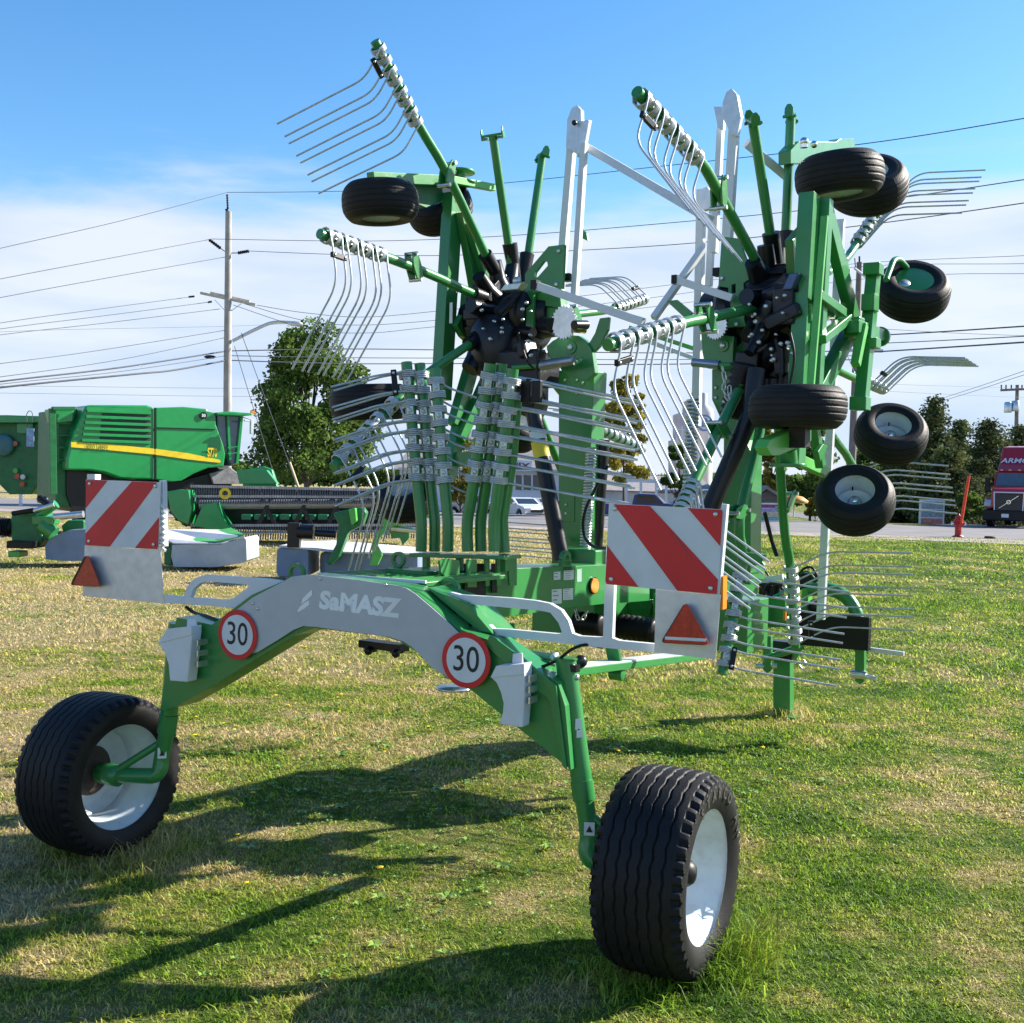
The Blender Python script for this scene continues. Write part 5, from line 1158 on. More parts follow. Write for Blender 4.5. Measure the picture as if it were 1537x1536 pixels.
c_ = Dc(*z1(1172, 246), dc - .03); e = MB(); disc(e, c_, -FN, .11, .02, 24); em = e.build('emblem_disc', BLACK, cb); text_on('50', .12, c_ - FN * .03, RN, Z, 'emblem_text', PAPER, em, .004)
ln = MB(); ln.bar(Dc(*z1(896, 316), dc - .02), Dc(*z1(1240, 326), dc - .02), .03, .02, FN); ln.bar(Dc(*z1(893, 200), dc - .02), Dc(*z1(893, 615), dc - .02), .05, .02, FN); ln.build('panel_seam', BLACK, cb)
# chassis, wheels, rear ladder
plc(cb, 'chassis', [z1(*p) for p in ((384, 555), (560, 570), (700, 610), (1040, 625), (1330, 545), (1340, 640), (1200, 760), (420, 800), (384, 700))], dc + .4, 1.9, BLACK, .03)
def plain_wheel(t, px, py, d, R_m, W, rimm, name='wheel', ax=RN, tread=22):
    c = Dc(px, py, d); mb = MB(); R0 = R_m
    mb.lathe(c, ax, [(R0 * .55, -W / 2), (R0 * .9, -W * .5), (R0, -W * .38), (R0, W * .38), (R0 * .9, W * .5), (R0 * .55, W / 2)], 40)
    for k in range(tread):
        a = 2 * math.pi * k / tread; x = (ax.cross(Z).normalized() * math.cos(a) + Z * math.sin(a)); mb.box(c + x * R0, x * R0 * .035, ax * W * .42, x.cross(ax) * R0 * .04)
    o = mb.build(name, RUBBER, t); r = MB(); r.lathe(c, ax, [(R0 * .56, -W * .46), (R0 * .5, -W * .3), (R0 * .2, -W * .15), (0, -W * .15)], 28); r.lathe(c, ax, [(R0 * .56, W * .46), (R0 * .5, W * .3), (R0 * .2, W * .15), (0, W * .15)], 28); r.build('rim', rimm, o); return o
g_ = Dc(300, 700, dc).z
plain_wheel(cb, 300, 744, dc + 1.0, .98, .65, YELLOW, ax=FN); plain_wheel(cb, 140, 762, dc + 1.0, .62, .5, YELLOW, ax=FN)
rear = MB()
for x0, y0, x1, y1, d in ((300, 205, 308, 700, 0), (325, 215, 332, 520, .3)): rear.bar(Dc(*z1(x0, y0), dc + d), Dc(*z1(x1, y1), dc + d), .18 if x0 == 300 else .08, .1, FN)
for y in (225, 290, 360, 430, 500): rear.bar(Dc(*z1(328, y), dc + .3), Dc(*z1(405, y), dc + .3), .06, .06, FN)
rear.bar(Dc(*z1(300, 205), dc), Dc(*z1(430, 205), dc), .10, .2, FN); rear.build('rear_frame', DKGREEN, cb, .01)
plc(cb, 'rear_body', [z1(*p) for p in ((330, 215), (450, 200), (420, 330), (384, 430), (384, 600), (420, 780), (320, 760))], dc + .5, 2.0, DKGREEN, .03)
plc(cb, 'tank_cover', [z1(*p) for p in ((310, 205), (400, 200), (430, 215), (420, 280), (330, 290))], dc + .2, 1.0, GREEN2, .03)
# cab
cab = plc(cb, 'cab_glass', [z1(*p) for p in ((1250, 240), (1388, 250), (1395, 330), (1365, 520), (1330, 540), (1300, 470), (1252, 330))], dc + .15, 2.4, mat('cab_glass_blue', (.05, .10, .15), .08, var=.2, coat=.6), .04)
plc(cb, 'cab_roof', [z1(*p) for p in ((1245, 228), (1320, 222), (1455, 232), (1462, 244), (1400, 250), (1250, 244))], dc - .1, 2.8, GREEN2, .04)
fm = MB(); fm.bar(Dc(*z1(1312, 250), dc + .1), Dc(*z1(1325, 500), dc + .1), .07, .07, FN); fm.bar(Dc(*z1(1392, 250), dc + .1), Dc(*z1(1366, 520), dc + .1), .08, .08, FN)
for y in (430, 465): fm.bar(Dc(*z1(1312, y), dc), Dc(*z1(1375, y - 6), dc), .03, .03, FN)
fm.build('cab_pillar', GREEN2, cb)
mm = MB(); mm.box(Dc(*z1(1450, 310), dc - .3), RN * .045, FN * .05, Z * .22); mm.box(Dc(*z1(1425, 275), dc - .3), RN * .10, FN * .04, Z * .03); mm.tube([Dc(*z1(1400, 255), dc), Dc(*z1(1445, 270), dc - .3)], .02, 6); mm.build('cab_mirror', SWHITE, cb, .01)
mm = MB(); mm.box(Dc(*z1(1455, 228), dc), RN * .05, FN * .05, Z * .06); mm.build('amber_lamp', ORANGE, cb)
plc(cb, 'feeder_house', [z1(*p) for p in ((1210, 580), (1330, 545), (1400, 600), (1390, 640), (1230, 640))], dc + .3, 1.3, mat('feeder_grey', (.20, .20, .21), .5, var=.3), .02)
# ---- grain header --------------------------------------------------------
dh = 31.0
hd = thing('grain_header', 'wide dark grain header with a slatted reel on the grass behind the mowers', 'harvester header', Vector((D(460, 700, dh).x, dh + .6, 0)))
def z2(x, y): return (360 + x / 3.84, 520 + y / 3.84)
pl(hd, 'end_shield', [z1(*p) for p in ((1360, 560), (1440, 555), (1536, 560), (1600, 640), (1380, 640))], dh + 1.0, .3, GREEN2, .02)
pl(hd, 'back_panel', [(395, 700), (408, 705), (416, 730), (418, 740), (365, 738), (362, 706)], dh + 1.6, .25, GREEN2, .03)
REELX = (288, 640)
slat = mat('reel_slat', (.40, .40, .42), .5, metal=.4, var=.2)
for (y0, y1, tk) in ((730, 737, 1), (745, 746, 1), (789, 788, 1), (800, 797, 1)):
    m_ = MB(); p, q = D(REELX[0], y0, dh), D(REELX[1], y1, dh); m_.bar(p, q, .07, .07, FW)
    n = 96
    for k in range(n):
        a = p.lerp(q, k / (n - 1)); m_.bar(a - Z * .03, a - Z * .20 - FW * .05, .035, .03)
    m_.build('reel_bar', mat('reel_grey', (.10, .10, .11), .5, metal=.3) if 'reel_grey' not in bpy.data.materials else bpy.data.materials['reel_grey'], hd)
    m_ = MB()
    for k in range(n): a = p.lerp(q, k / (n - 1)); m_.box(a - FW * .04, RT * .028, FW * .01, Z * .035)
    m_.build('tine_finger', slat, hd)
m_ = MB(); m_.cyl(D(300, 758, dh + .2), D(640, 755, dh + .2), .13, n=18); m_.build('reel_tube', mat('reel_tube_grey', (.34, .34, .36), .45, metal=.3), hd)
for x in (292, 400, 455, 505, 560, 610):
    m_ = MB(); m_.bar(D(x - 14, 790, dh + .1), D(x + 14, 734, dh + .1), .10, .05, FW); m_.bar(D(x + 14, 790, dh + .13), D(x - 14, 734, dh + .13), .10, .05, FW); m_.build('reel_spider', BLACK, hd)
m_ = MB(); m_.box(D(460, 766, dh + 1.3), RT * 3.2, FW * .35, Z * .58); m_.build('draper_bed', BLACK, hd, .02)
m_ = MB()
for k in range(14): m_.box(D(372 + k * 19, 776, dh + .5), RT * .13, FW * .2, Z * .07)
m_.build('guard', mat('guard_green', (.02, .22, .10), .4), hd)
e = MB(); c_ = D(338, 741, dh - .05); disc(e, c_, -FW, .16, .02, 20, .08); e.build('yellow_ring', YELLOW, hd)
m_ = MB()
m_.plate([z for z in [D(x, y, dh - .3) for x, y in ((250, 738), (268, 735), (283, 736), (288, 765), (282, 788), (268, 782), (256, 768))]], FW * .6); m_.plate([D(x, y, dh - .3) for x, y in ((305, 757), (324, 754), (333, 775), (348, 795), (345, 797), (320, 796), (290, 790))], FW * .5)
m_.build('crop_divider', GREEN2, hd, .02)
# ---- machine at far left -----------------------------------------------
dk_ = 36.0
tr_ = thing('second_combine', 'dark rear of another green harvester at the left edge of the photo', 'combine', Vector((D(20, 700, dk_).x, dk_ + 1, 0)))
def z3(x, y): return (x / 5.909, 590 + y / 5.909)
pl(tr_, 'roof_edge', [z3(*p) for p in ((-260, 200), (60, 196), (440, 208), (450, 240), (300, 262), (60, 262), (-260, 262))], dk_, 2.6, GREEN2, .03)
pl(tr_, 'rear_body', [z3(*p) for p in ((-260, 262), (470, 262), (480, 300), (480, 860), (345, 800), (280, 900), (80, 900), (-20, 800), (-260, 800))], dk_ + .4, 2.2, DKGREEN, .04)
pl(tr_, 'side_window', [z3(*p) for p in ((150, 270), (290, 270), (290, 340), (210, 360), (150, 350))], dk_ + .3, .08, GREEN2, .01)
m_ = MB(); c_ = D(2, 668, dk_ + .2)
m_.lathe(c_, FW, [(.0, 0), (.28, 0), (.36, .05), (.36, .12)], 24); m_.build('air_intake', mat('intake_blue', (.05, .16, .18), .5), tr_)
m_ = MB(); m_.bar(D(*z3(455, 220), dk_ - .2), D(*z3(450, 900), dk_ - .2), .10, .08, FW); m_.bar(D(*z3(350, 300), dk_), D(*z3(350, 820), dk_), .05, .05, FW)
for y in (330, 420, 510, 600, 690, 780): m_.bar(D(*z3(350, y), dk_), D(*z3(452, y), dk_ - .15), .05, .12, FW)
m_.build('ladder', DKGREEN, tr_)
for x, y, mt in ((138, 450, REDR), (155, 740, REDR), (200, 810, REDR), (205, 745, SWHITE), (140, 690, LIME)):
    m_ = MB(); disc(m_, D(*z3(x, y), dk_ + .3), -FW, .08, .04, 16); m_.build('rear_lamp', mt, tr_)
tg = thing('price_tag', 'pale blue paper tag hanging from the harvester at far left', 'tag', D(*z3(268, 300), dk_ - .1))
m_ = MB(); m_.box(D(*z3(268, 395), dk_ - .1), RT * .12, FW * .01, Z * .29); o_ = m_.build('paper', mat('tag_blue', (.30, .42, .60), .6, var=.4, scale=12), tg)
m_ = MB(); m_.tube(smooth_path([D(*z3(x, y), dk_ - .1) for x, y in ((245, 300), (235, 200), (262, 160), (288, 190), (275, 310))]), .012, 6); m_.build('string', WIRE, tg)
# ---- mowers --------------------------------------------------------------
CLOTH = mat('guard_cloth_grey', (.42, .46, .50), .6, var=.12, scale=3, bump=.3, bscale=4, dirt=.3, dcol=(.2, .24, .2)); BCLOTH = mat('guard_cloth_blue', (.16, .22, .32), .6, var=.15, scale=3)
CLTOP = mat('guard_cloth_pale', (.60, .61, .64), .6, var=.1, scale=3, bump=.3, bscale=5)
md = 22.5
m1 = thing('disc_mower', 'disc mower with pale cloth guards on the grass, partly behind the left warning board', 'mower', Vector((D(230, 700, md).x, md + .5, 0)))
pl(m1, 'cloth_guard', [z1(*p) for p in ((990, 990), (1130, 985), (1252, 990), (1408, 948), (1420, 960), (1424, 1080), (1400, 1095), (1252, 1120), (1000, 1118), (985, 1060))], md, 1.1, CLOTH, .10, label='rounded pale grey cloth guard')
pl(m1, 'cloth_guard', [z1(*p) for p in ((258, 1000), (290, 950), (400, 905), (500, 900), (500, 1082), (420, 1085), (340, 1082), (262, 1075))], md, 1.0, BCLOTH, .10, label='blue grey cloth guard')
pa = [D(*z1(x, y), dd) for x, y, dd in ((950, 905, md + 1.2), (1340, 908, md + 1.2), (1408, 945, md - .01), (1252, 988, md - .01), (1000, 985, md - .01), (950, 960, md + .1))]
mb = MB(); mb.plate(pa, Z * .02); mb.build('top_cloth', CLTOP, m1)
pa = [D(*z1(x, y), dd) for x, y, dd in ((1180, 935, md + .9), (1330, 905, md + 1.2), (1408, 945, md), (1380, 958, md), (1250, 984, md), (1090, 982, md + .1))]
mb = MB(); mb.plate([p + Z * .03 for p in pa], Z * .02); mb.build('green_hood', LIME, m1)
pl(m1, 'side_plate', [z1(*p) for p in ((945, 985), (985, 1000), (990, 1110), (945, 1105))], md + .1, .5, DKGREEN, .02)
pl(m1, 'gear_head', [z3(*p) for p in ((90, 1090), (180, 1050), (330, 1060), (370, 1150), (360, 1230), (390, 1290), (340, 1370), (180, 1385), (100, 1330), (85, 1200))], md + .2, .8, DKGREEN, .05)
m_ = MB(); m_.cyl(D(*z3(370, 1170), md), D(*z3(480, 1250), md), .15, n=20); m_.cyl(D(*z3(340, 1090), md + .1), D(*z3(500, 985), md + .1), .09, n=16); m_.build('swivel_cylinder', GREEN, m1, .01)
m_ = MB(); m_.box(D(*z3(410, 1130), md + .1), RT * .2, FW * .2, Z * .08); m_.build('frame_bracket', GREEN, m1, .02)
m_ = MB(); m_.box(D(*z3(160, 1425), md + .2), RT * .12, FW * .2, Z * .06); m_.build('skid', LIME, m1, .02)
m_ = MB(); m_.cyl(D(*z3(-80, 1170), md + .3), D(*z3(110, 1195), md + .3), .13, n=14)
for k in range(9): m_.lathe(D(*z3(-80 + k * 20, 1172 + k * 2.5), md + .3), RT, [(.0, -.01), (.19, -.01), (.19, .01), (0, .01)], 16)
m_.cyl(D(*z3(110, 1070), md), D(*z3(300, 1040), md), .05, n=10); m_.box(D(*z3(230, 1340), md + .2), RT * .26, FW * .3, Z * .07); m_.ball(D(*z3(400, 950), md + .4), .08); m_.cyl(D(*z3(350, 930), md + .4), D(*z3(440, 1000), md + .3), .07); m_.build('drive_shaft', BLKPL, m1, .01)
m_ = MB(); m_.cyl(D(*z3(480, 1100), md), D(*z3(740, 1075), md), .07, n=14); m_.cyl(D(*z3(300, 1045), md), D(*z3(480, 990), md), .045, n=12); m_.build('lift_cylinder', STEEL, m1)
pl(m1, 'rear_plate', [z3(*p) for p in ((540, 1180), (600, 1130), (745, 1130), (745, 1240), (560, 1250))], md + .4, .5, DKGREEN, .03)
m2d = 20.5
m2 = thing('disc_mower', 'disc mower on the grass directly behind the rake arch, with a green boom', 'mower', Vector((D(540, 700, m2d).x, m2d + .5, 0)))
def z4(x, y): return (400 + x / 4.803, 720 + y / 4.803)
pl(m2, 'cloth_guard', [z4(*p) for p in ((72, 510), (90, 490), (300, 500), (300, 700), (80, 700), (68, 660))], m2d, 1.2, BCLOTH, .09, label='end guard of blue grey cloth')
pl(m2, 'cloth_guard', [z4(*p) for p in ((380, 520), (1100, 530), (1100, 700), (380, 700))], m2d + .3, 1.1, BCLOTH, .09, label='long guard of blue grey cloth')
pa = [D(*z4(x, y), dd) for x, y, dd in ((90, 488, m2d), (240, 455, m2d + 1), (500, 450, m2d + 1.3), (1100, 500, m2d + 1.3), (1100, 545, m2d + .2), (500, 530, m2d + .2), (300, 505, m2d))]
mb = MB(); mb.plate(pa, Z * .03); mb.build('top_cloth', CLTOP, m2)
pl(m2, 'boom', [z4(*p) for p in ((835, 345), (850, 215), (1180, 215), (1175, 275), (1080, 290), (930, 335), (845, 350))], m2d - .2, .3, LIME, .02)
a_, b_2 = D(*z4(975, 253), m2d - .215), D(*z4(1060, 253), m2d - .215); text_on('SaMASZ', .1, (a_ + b_2) / 2, b_2 - a_, Z, 'boom_text', LOGO, m2, .002, (b_2 - a_).length / .36)
pl(m2, 'boom_stay', [z4(*p) for p in ((760, 470), (790, 390), (850, 340), (880, 350), (810, 430), (800, 480), (835, 545), (800, 620), (740, 620), (760, 560))], m2d - .25, .15, LIME, .02)
pl(m2, 'headstock', [z4(*p) for p in ((480, 240), (600, 215), (690, 200), (720, 240), (690, 330), (590, 380), (520, 560), (460, 620), (430, 600), (500, 470), (520, 330))], m2d - .1, .35, DKGREEN, .03)
m_ = MB(); m_.cyl(D(*z4(350, 385), m2d), D(*z4(500, 395), m2d), .07, n=14); m_.cyl(D(*z4(225, 375), m2d), D(*z4(340, 380), m2d), .14, n=16); m_.box(D(*z4(200, 400), m2d), RT * .11, FW * .1, Z * .22); m_.build('drive_shaft', BLACK, m2, .01)
m_ = MB(); m_.cyl(D(*z4(900, 350), m2d), D(*z4(1080, 370), m2d), .06, n=12)
m_.build('lift_cylinder', STEEL, m2)
pl(m2, 'link_plate', [z4(*p) for p in ((880, 350), (960, 340), (1020, 345), (1030, 420), (980, 480), (960, 420), (900, 430))], m2d, .2, GREEN, .02)
pl(m2, 'link_plate', [z4(*p) for p in ((590, 215), (640, 205), (650, 300), (610, 330))], m2d - .3, .2, LIME, .02)

# ---- vehicles ----------------------------------------------------------
def car(name, px, py, yaw, paint, label, kind='car', group='vehicles parked beyond the road'):
    g_ = D(px, 740, py); t = thing(name, label, 'car' if kind == 'car' else 'pickup', Vector((g_.x, g_.y, hz(g_.y) + .012)), group); t.rotation_euler = (0, 0, yaw)
    if kind == 'car':
        L_, Hc, W = 4.5, 1.45, 1.8
        prof = [(-2.25, .35), (-2.25, .80), (-2.15, .98), (-1.75, 1.03), (-1.1, 1.40), (-.2, 1.46), (.45, 1.40), (1.15, 1.02), (2.0, .88), (2.22, .70), (2.25, .35)]
        win = [(-1.55, 1.02), (-1.02, 1.34), (-.2, 1.40), (.42, 1.34), (1.0, 1.03)]; wx = (-1.38, 1.40); r = .33
    else:
        L_, Hc, W = 5.8, 1.9, 1.95
        prof = [(-2.9, .55), (-2.9, 1.18), (-.75, 1.18), (-.62, 1.80), (-.3, 1.90), (.75, 1.88), (1.35, 1.30), (2.6, 1.18), (2.88, 1.0), (2.9, .50)]
        win = [(-.50, 1.25), (-.42, 1.72), (-.2, 1.80), (.68, 1.78), (1.15, 1.28)]; wx = (-1.85, 1.85); r = .40
    body = list(prof)
    for cx in (wx[1], wx[0]):
        body += [(cx + (r + .07) * math.cos(a), (.35 if kind == 'car' else .45) + (r + .07) * math.sin(a)) for a in [math.pi * k / 10 for k in range(11)]]
    mb = MB(); mb.plate([Vector((x, -W / 2, z)) for x, z in body], Vector((0, W, 0))); b0 = mb.build('body', paint, None, .05); b0.parent = t
    for s_ in (-1, 1):
        mb = MB(); mb.plate([Vector((x, s_ * W / 2, z)) for x, z in win], Vector((0, s_ * .012, 0))); o = mb.build('side_window', GLASS); o.parent = t
        mb = MB(); mb.box((wx[1] * .62, s_ * (W / 2 + .10), 1.08 if kind == 'car' else 1.35), (.07, 0, 0), (0, .09, 0), (0, 0, .07)); o = mb.build('wing_mirror', paint, None, .02); o.parent = t
        mb = MB(); mb.box((L_ / 2 - .06, s_ * W * .36, .72 if kind == 'car' else .98), (.05, 0, 0), (0, .20, 0), (0, 0, .09)); o = mb.build('headlight', CHROME, None, .02); o.parent = t
        mb = MB(); mb.box((-L_ / 2 + .04, s_ * W * .40, .82 if kind == 'car' else .95), (.05, 0, 0), (0, .12, 0), (0, 0, .11)); o = mb.build('tail_light', REDR, None, .02); o.parent = t
        for cx in wx:
            mb = MB(); c_ = Vector((cx, s_ * (W / 2 - .12), r)); mb.lathe(c_, (0, 1, 0), [(r * .6, -.11), (r * .95, -.11), (r, -.07), (r, .07), (r * .95, .11), (r * .6, .11)], 24); o = mb.build('wheel', RUBBER); o.parent = t
            mb = MB(); mb.lathe(c_, (0, s_, 0), [(r * .62, .10), (r * .5, .04), (r * .2, .07), (0, .07)], 20); q = mb.build('rim', STEEL); q.parent = o
    a, b = (prof[7], prof[6]) if kind == 'car' else (prof[6], prof[5])
    mb = MB(); d_ = Vector((b[0] - a[0], 0, b[1] - a[1])); n_ = Vector((-d_.z, 0, d_.x)).normalized() * -1
    if n_.x < 0: n_ = -n_
    P = [Vector((a[0], -W * .42, a[1])) + d_ * .08, Vector((a[0], W * .42, a[1])) + d_ * .08, Vector((a[0], W * .38, a[1])) + d_ * .94, Vector((a[0], -W * .38, a[1])) + d_ * .94]
    mb.plate(P, n_ * .012); o = mb.build('windscreen', GLASS); o.parent = t
    mb = MB(); mb.box((L_ / 2 + .0, 0, .62 if kind == 'car' else .85), (.03, 0, 0), (0, W * .26, 0), (0, 0, .09 if kind == 'car' else .16)); o = mb.build('grille', BLKPL, None, .01); o.parent = t
    mb = MB(); mb.box((L_ / 2 + .03, 0, .40 if kind == 'car' else .55), (.05, 0, 0), (0, W * .46, 0), (0, 0, .07)); o = mb.build('bumper', BLKPL, None, .02); o.parent = t
    return t
car('parked_car', 782, 75, rad(-62), WHITECAR, 'white car nearest the stowed tines, facing the road')
car('parked_car', 818, 76, rad(-64), SILVERCAR, 'pale silver car just left of the green mast')
car('parked_car', 716, 78, rad(-20), SILVERCAR, 'grey car seen between the upright stowed tine arms')
car('parked_pickup', 968, 76, rad(-12), BLUECAR, 'dark blue pickup above the right warning board', 'pickup')
car('parked_pickup', 1035, 79, rad(170), WHITECAR, 'white pickup behind the hood of the blue pickup', 'pickup')
# semi truck
g_ = G(1513, 793)
tk = thing('semi_truck', 'dark red semi truck with a tall roof fairing, facing the road at the right edge', 'truck', Vector((g_.x, g_.y, 0))); tk.rotation_euler = (0, 0, rad(-35))
def TB_(name, c, h, m, bev=.04, parent=None, taper=None):
    mb = MB(); mb.box(c, (h[0], 0, 0), (0, h[1], 0), (0, 0, h[2]))
    if taper:
        mb.v = [((x - c[0]) * (taper if z > c[2] else 1) + c[0], y + (taper_y if (z > c[2] and y < c[1]) else 0) if False else y, z) for x, y, z in mb.v]
    o = mb.build(name, m, None, bev); o.parent = parent or tk; return o
def TP(name, prof, x0, x1, m, bev=.03, parent=None):
    mb = MB(); mb.plate([Vector((x0, y, z)) for y, z in prof], Vector((x1 - x0, 0, 0))); o = mb.build(name, m, None, bev); o.parent = parent or tk; return o
TP('hood', [(0, .95), (0, 1.75), (.25, 1.95), (1.7, 2.10), (1.7, .9)], -.86, .86, TRUCKRED, .10)
TP('cab', [(1.7, .9), (1.7, 2.05), (2.25, 2.85), (4.6, 2.90), (4.6, .9)], -1.15, 1.15, TRUCKRED, .06)
TP('roof_fairing', [(2.15, 2.85), (2.7, 3.25), (3.3, 4.15), (4.6, 4.25), (4.6, 2.85)], -1.08, 1.08, TRUCKRED, .10)
TP('windscreen', [(1.76, 2.10), (2.20, 2.76), (2.23, 2.75), (1.79, 2.08)], -1.02, 1.02, mat('windscreen_grey', (.10, .13, .16), .08, coat=.5), 0)
for v_ in tk.children:
    if v_.name.startswith('windscreen'): v_.location = (0, -.04, .02)
for s_ in (-1, 1):
    f = TP('wheel_fender', [(.15, .95), (.25, 1.25), (.6, 1.50), (1.2, 1.52), (1.65, 1.2), (1.75, .95)], s_ * .84, s_ * 1.22, TRUCKRED, .06)
    TP('headlight', [(.12, 1.05), (.12, 1.25), (.30, 1.40), (.5, 1.30), (.4, 1.05)], s_ * .86, s_ * 1.20, mat('headlight_glass', (.45, .48, .52), .1, coat=.5) if 'headlight_glass' not in bpy.data.materials else bpy.data.materials['headlight_glass'], .02)
    TB_('side_mirror', (s_ * 1.42, 1.75, 2.15), (.12, .08, .38), BLKPL, .04); TB_('hood_mirror', (s_ * 1.08, .55, 1.95), (.09, .06, .14), BLKPL, .03)
    mb = MB(); mb.cyl((s_ * 1.25, 4.9, .6), (s_ * 1.25, 4.9, 2.9), .10); o = mb.build('exhaust', STEEL); o.parent = tk
    TB_('chrome_step', (s_ * 1.18, 2.4, .55), (.06, .7, .22), STEEL, .03)
    for y in (1.0, 5.2, 6.5):
        mb = MB(); c_ = Vector((s_ * 1.02, y, .52)); mb.lathe(c_, (1, 0, 0), [(.3, -.15), (.5, -.15), (.52, -.1), (.52, .1), (.5, .15), (.3, .15)], 28); o = mb.build('wheel', RUBBER); o.parent = tk
        mb = MB(); mb.lathe(c_, (s_, 0, 0), [(.31, .13), (.2, .02), (.12, .10), (0, .10)], 20); q = mb.build('rim', STEEL); q.parent = o
TB_('frame', (0, 4.2, .75), (.45, 3.4, .15), BLACK, .02)
TB_('bumper', (0, -.02, .62), (1.20, .16, .26), BLKPL, .05)
TB_('number_plate', (-.12, -.20, .62), (.17, .01, .09), PAPER, .0)
gr = TP('grille', [(-.03, .88), (-.03, 1.72), (.02, 1.74), (.02, .88)], -.62, .62, BLACK, .0)
mb = MB()
for z in np.arange(.93, 1.70, .055): mb.box((0, -.035, float(z)), (.60, 0, 0), (0, .008, 0), (0, 0, .012))
o = mb.build('grille_slat', mat('slat_dark', (.06, .065, .075), .35, metal=.5), gr)
mb = MB()
for a, b in (((-.66, .86), (-.70, 1.78)), ((.66, .86), (.70, 1.78)), ((-.70, 1.78), (.70, 1.78))): mb.bar((a[0], -.05, a[1]), (b[0], -.05, b[1]), .05, .05, (0, 1, 0))
o = mb.build('grille_surround', SWHITE, gr); 
mb = MB(); mb.bar((-.45, -.06, .98), (.45, -.06, 1.62), .03, .045, (0, 1, 0)); disc(mb, (0, -.075, 1.30), (0, -1, 0), .11, .015, 24, .065); o = mb.build('grille_emblem', CHROME, gr)
t_ = text_on('ARMOUR', .42, (.02, 2.86, 3.42), (1, 0, 0), (0, .55, .83), 'fairing_text', SWHITE, None, .008, 1.15, .15); t_.parent = tk
for v_ in t_.data.vertices: # lay the letters on the sloping fairing
    v_.co.y = 2.7 + (v_.co.z - 3.25) * (.6 / .9) - .06
mb = MB()
for x in (-.85, -.45, 0, .45, .85): mb.box((x, 2.28, 2.93), (.07, 0, 0), (0, .06, 0), (0, 0, .035))
o = mb.build('marker_lamp', ORANGE); o.parent = tk
# hydrant with its marker rod
g_ = G(1438, 807)
hy = thing('fire_hydrant', 'red fire hydrant with a leaning orange marker rod at the road edge', 'hydrant', Vector((g_.x, g_.y, 0)))
def loc(mb, name, m, par, bev=0.0):
    o = mb.build(name, m, None, bev); o.parent = par; return o
mb = MB(); mb.lathe((0, 0, 0), Z, [(0, 0), (.22, 0), (.22, .06), (.14, .08), (.13, .10), (.13, .62), (.17, .64), (.17, .70), (.14, .72), (.13, .80), (.08, .88), (.03, .90), (.03, .95), (0, .95)], 24); loc(mb, 'barrel', REDH, hy)
mb = MB(); mb.cyl((-.24, 0, .55), (.24, 0, .55), .065); mb.cyl((0, -.24, .50), (0, 0, .50), .085); loc(mb, 'outlet', REDH, hy)
for s_ in (-1, 1):
    mb = MB(); mb.cyl((s_ * .22, 0, .55), (s_ * .28, 0, .55), .08, n=8); loc(mb, 'outlet_cap', STEEL, hy)
mb = MB(); mb.tube([(0, -.14, .28), (.28, -.16, 2.45)], [.062, .058], 10); loc(mb, 'marker_rod', ORED, hy)
g_ = G(1486, 809); mb = MB(); mb.lathe((0, 0, 0), Z, [(0, 0), (.22, 0), (.20, .08), (0, .09)], 14); o = mb.build('manhole_cover', RUST); o.location = (g_.x, g_.y, .02); tag(o, 'small dark drain cover lying at the road edge right of the hydrant', 'drain cover')
# ---- buildings ----------------------------------------------------------
def B2(name, label, d, pts_wall, depth, wallm, cat='building'):
    t = thing(name, label, cat, Vector((D(pts_wall[0][0], 700, d).x, d, 0))); P = [D(x, y, d) for x, y in pts_wall]; 
    mb = MB(); mb.plate(P, FW * depth); mb.build('wall', wallm, t); return t
db = 90.0
sd1 = mat('siding_white', (.78, .78, .80), .7, var=.06, scale=1.5)
bl = B2('shop_building', 'long white shop with a grey roof seen between the stowed arms and the green mast', db, [(600, 778), (600, 700), (905, 705), (905, 790)], 14, sd1)
mb = MB(); a, b = D(590, 702, db - .6), D(910, 706, db - .6); c_, d_ = D(640, 646, db + 7), D(860, 648, db + 7); e1, e2 = Vector((a.x, db + 14.6, a.z)), Vector((b.x, db + 14.6, b.z))
mb.add([a, b, d_, c_, e1, e2], [(0, 1, 2, 3), (3, 2, 5, 4), (0, 3, 4), (1, 5, 2)]); mb.build('roof', ROOFM, bl)
mb = MB(); mb.bar(a - Z * .1, b - Z * .1, .1, .3, FW); mb.build('fascia', SWHITE, bl)
sg_ = thing('shop_sign', 'white board ending in dark red letters MIX on the shop front', 'sign', D(781, 700, db - .3))
mb = MB(); P = [D(x, y, db - .35) for x, y in ((722, 687), (799, 692), (797, 707), (722, 703))]; mb.plate(P, FW * .12); mb.build('sign_board', SWHITE, sg_)
a, b = D(765, 698, db - .37), D(794, 700, db - .37); text_on('MIX', .56, (a + b) / 2, b - a, Z, 'sign_letters', mat('sign_maroon', (.16, .02, .05), .5), sg_, .02, (b - a).length / .92)
a, b = D(753, 697, db - .37), D(760, 697, db - .37); mb = MB(); mb.bar(a, b, .02, .09, Z); mb.build('sign_hyphen', bpy.data.materials['sign_maroon'], sg_)
for x0, x1 in ((774, 783), (786, 797), (800, 812), (722, 734), (742, 756)):
    mb = MB(); mb.plate([D(x, y, db - .02) for x, y in ((x0, 713), (x1, 714), (x1, 736), (x0, 735))], -FW * .03); w_ = mb.build('window', GLASS, bl)
    mb = MB(); ring = [D(x, y, db - .05) for x, y in ((x0 - 1, 712), (x1 + 1, 713), (x1 + 1, 737), (x0 - 1, 736))]
    for i in range(4): mb.bar(ring[i], ring[(i + 1) % 4], .08, .08, FW)
    mb.build('window_frame', SWHITE, w_)
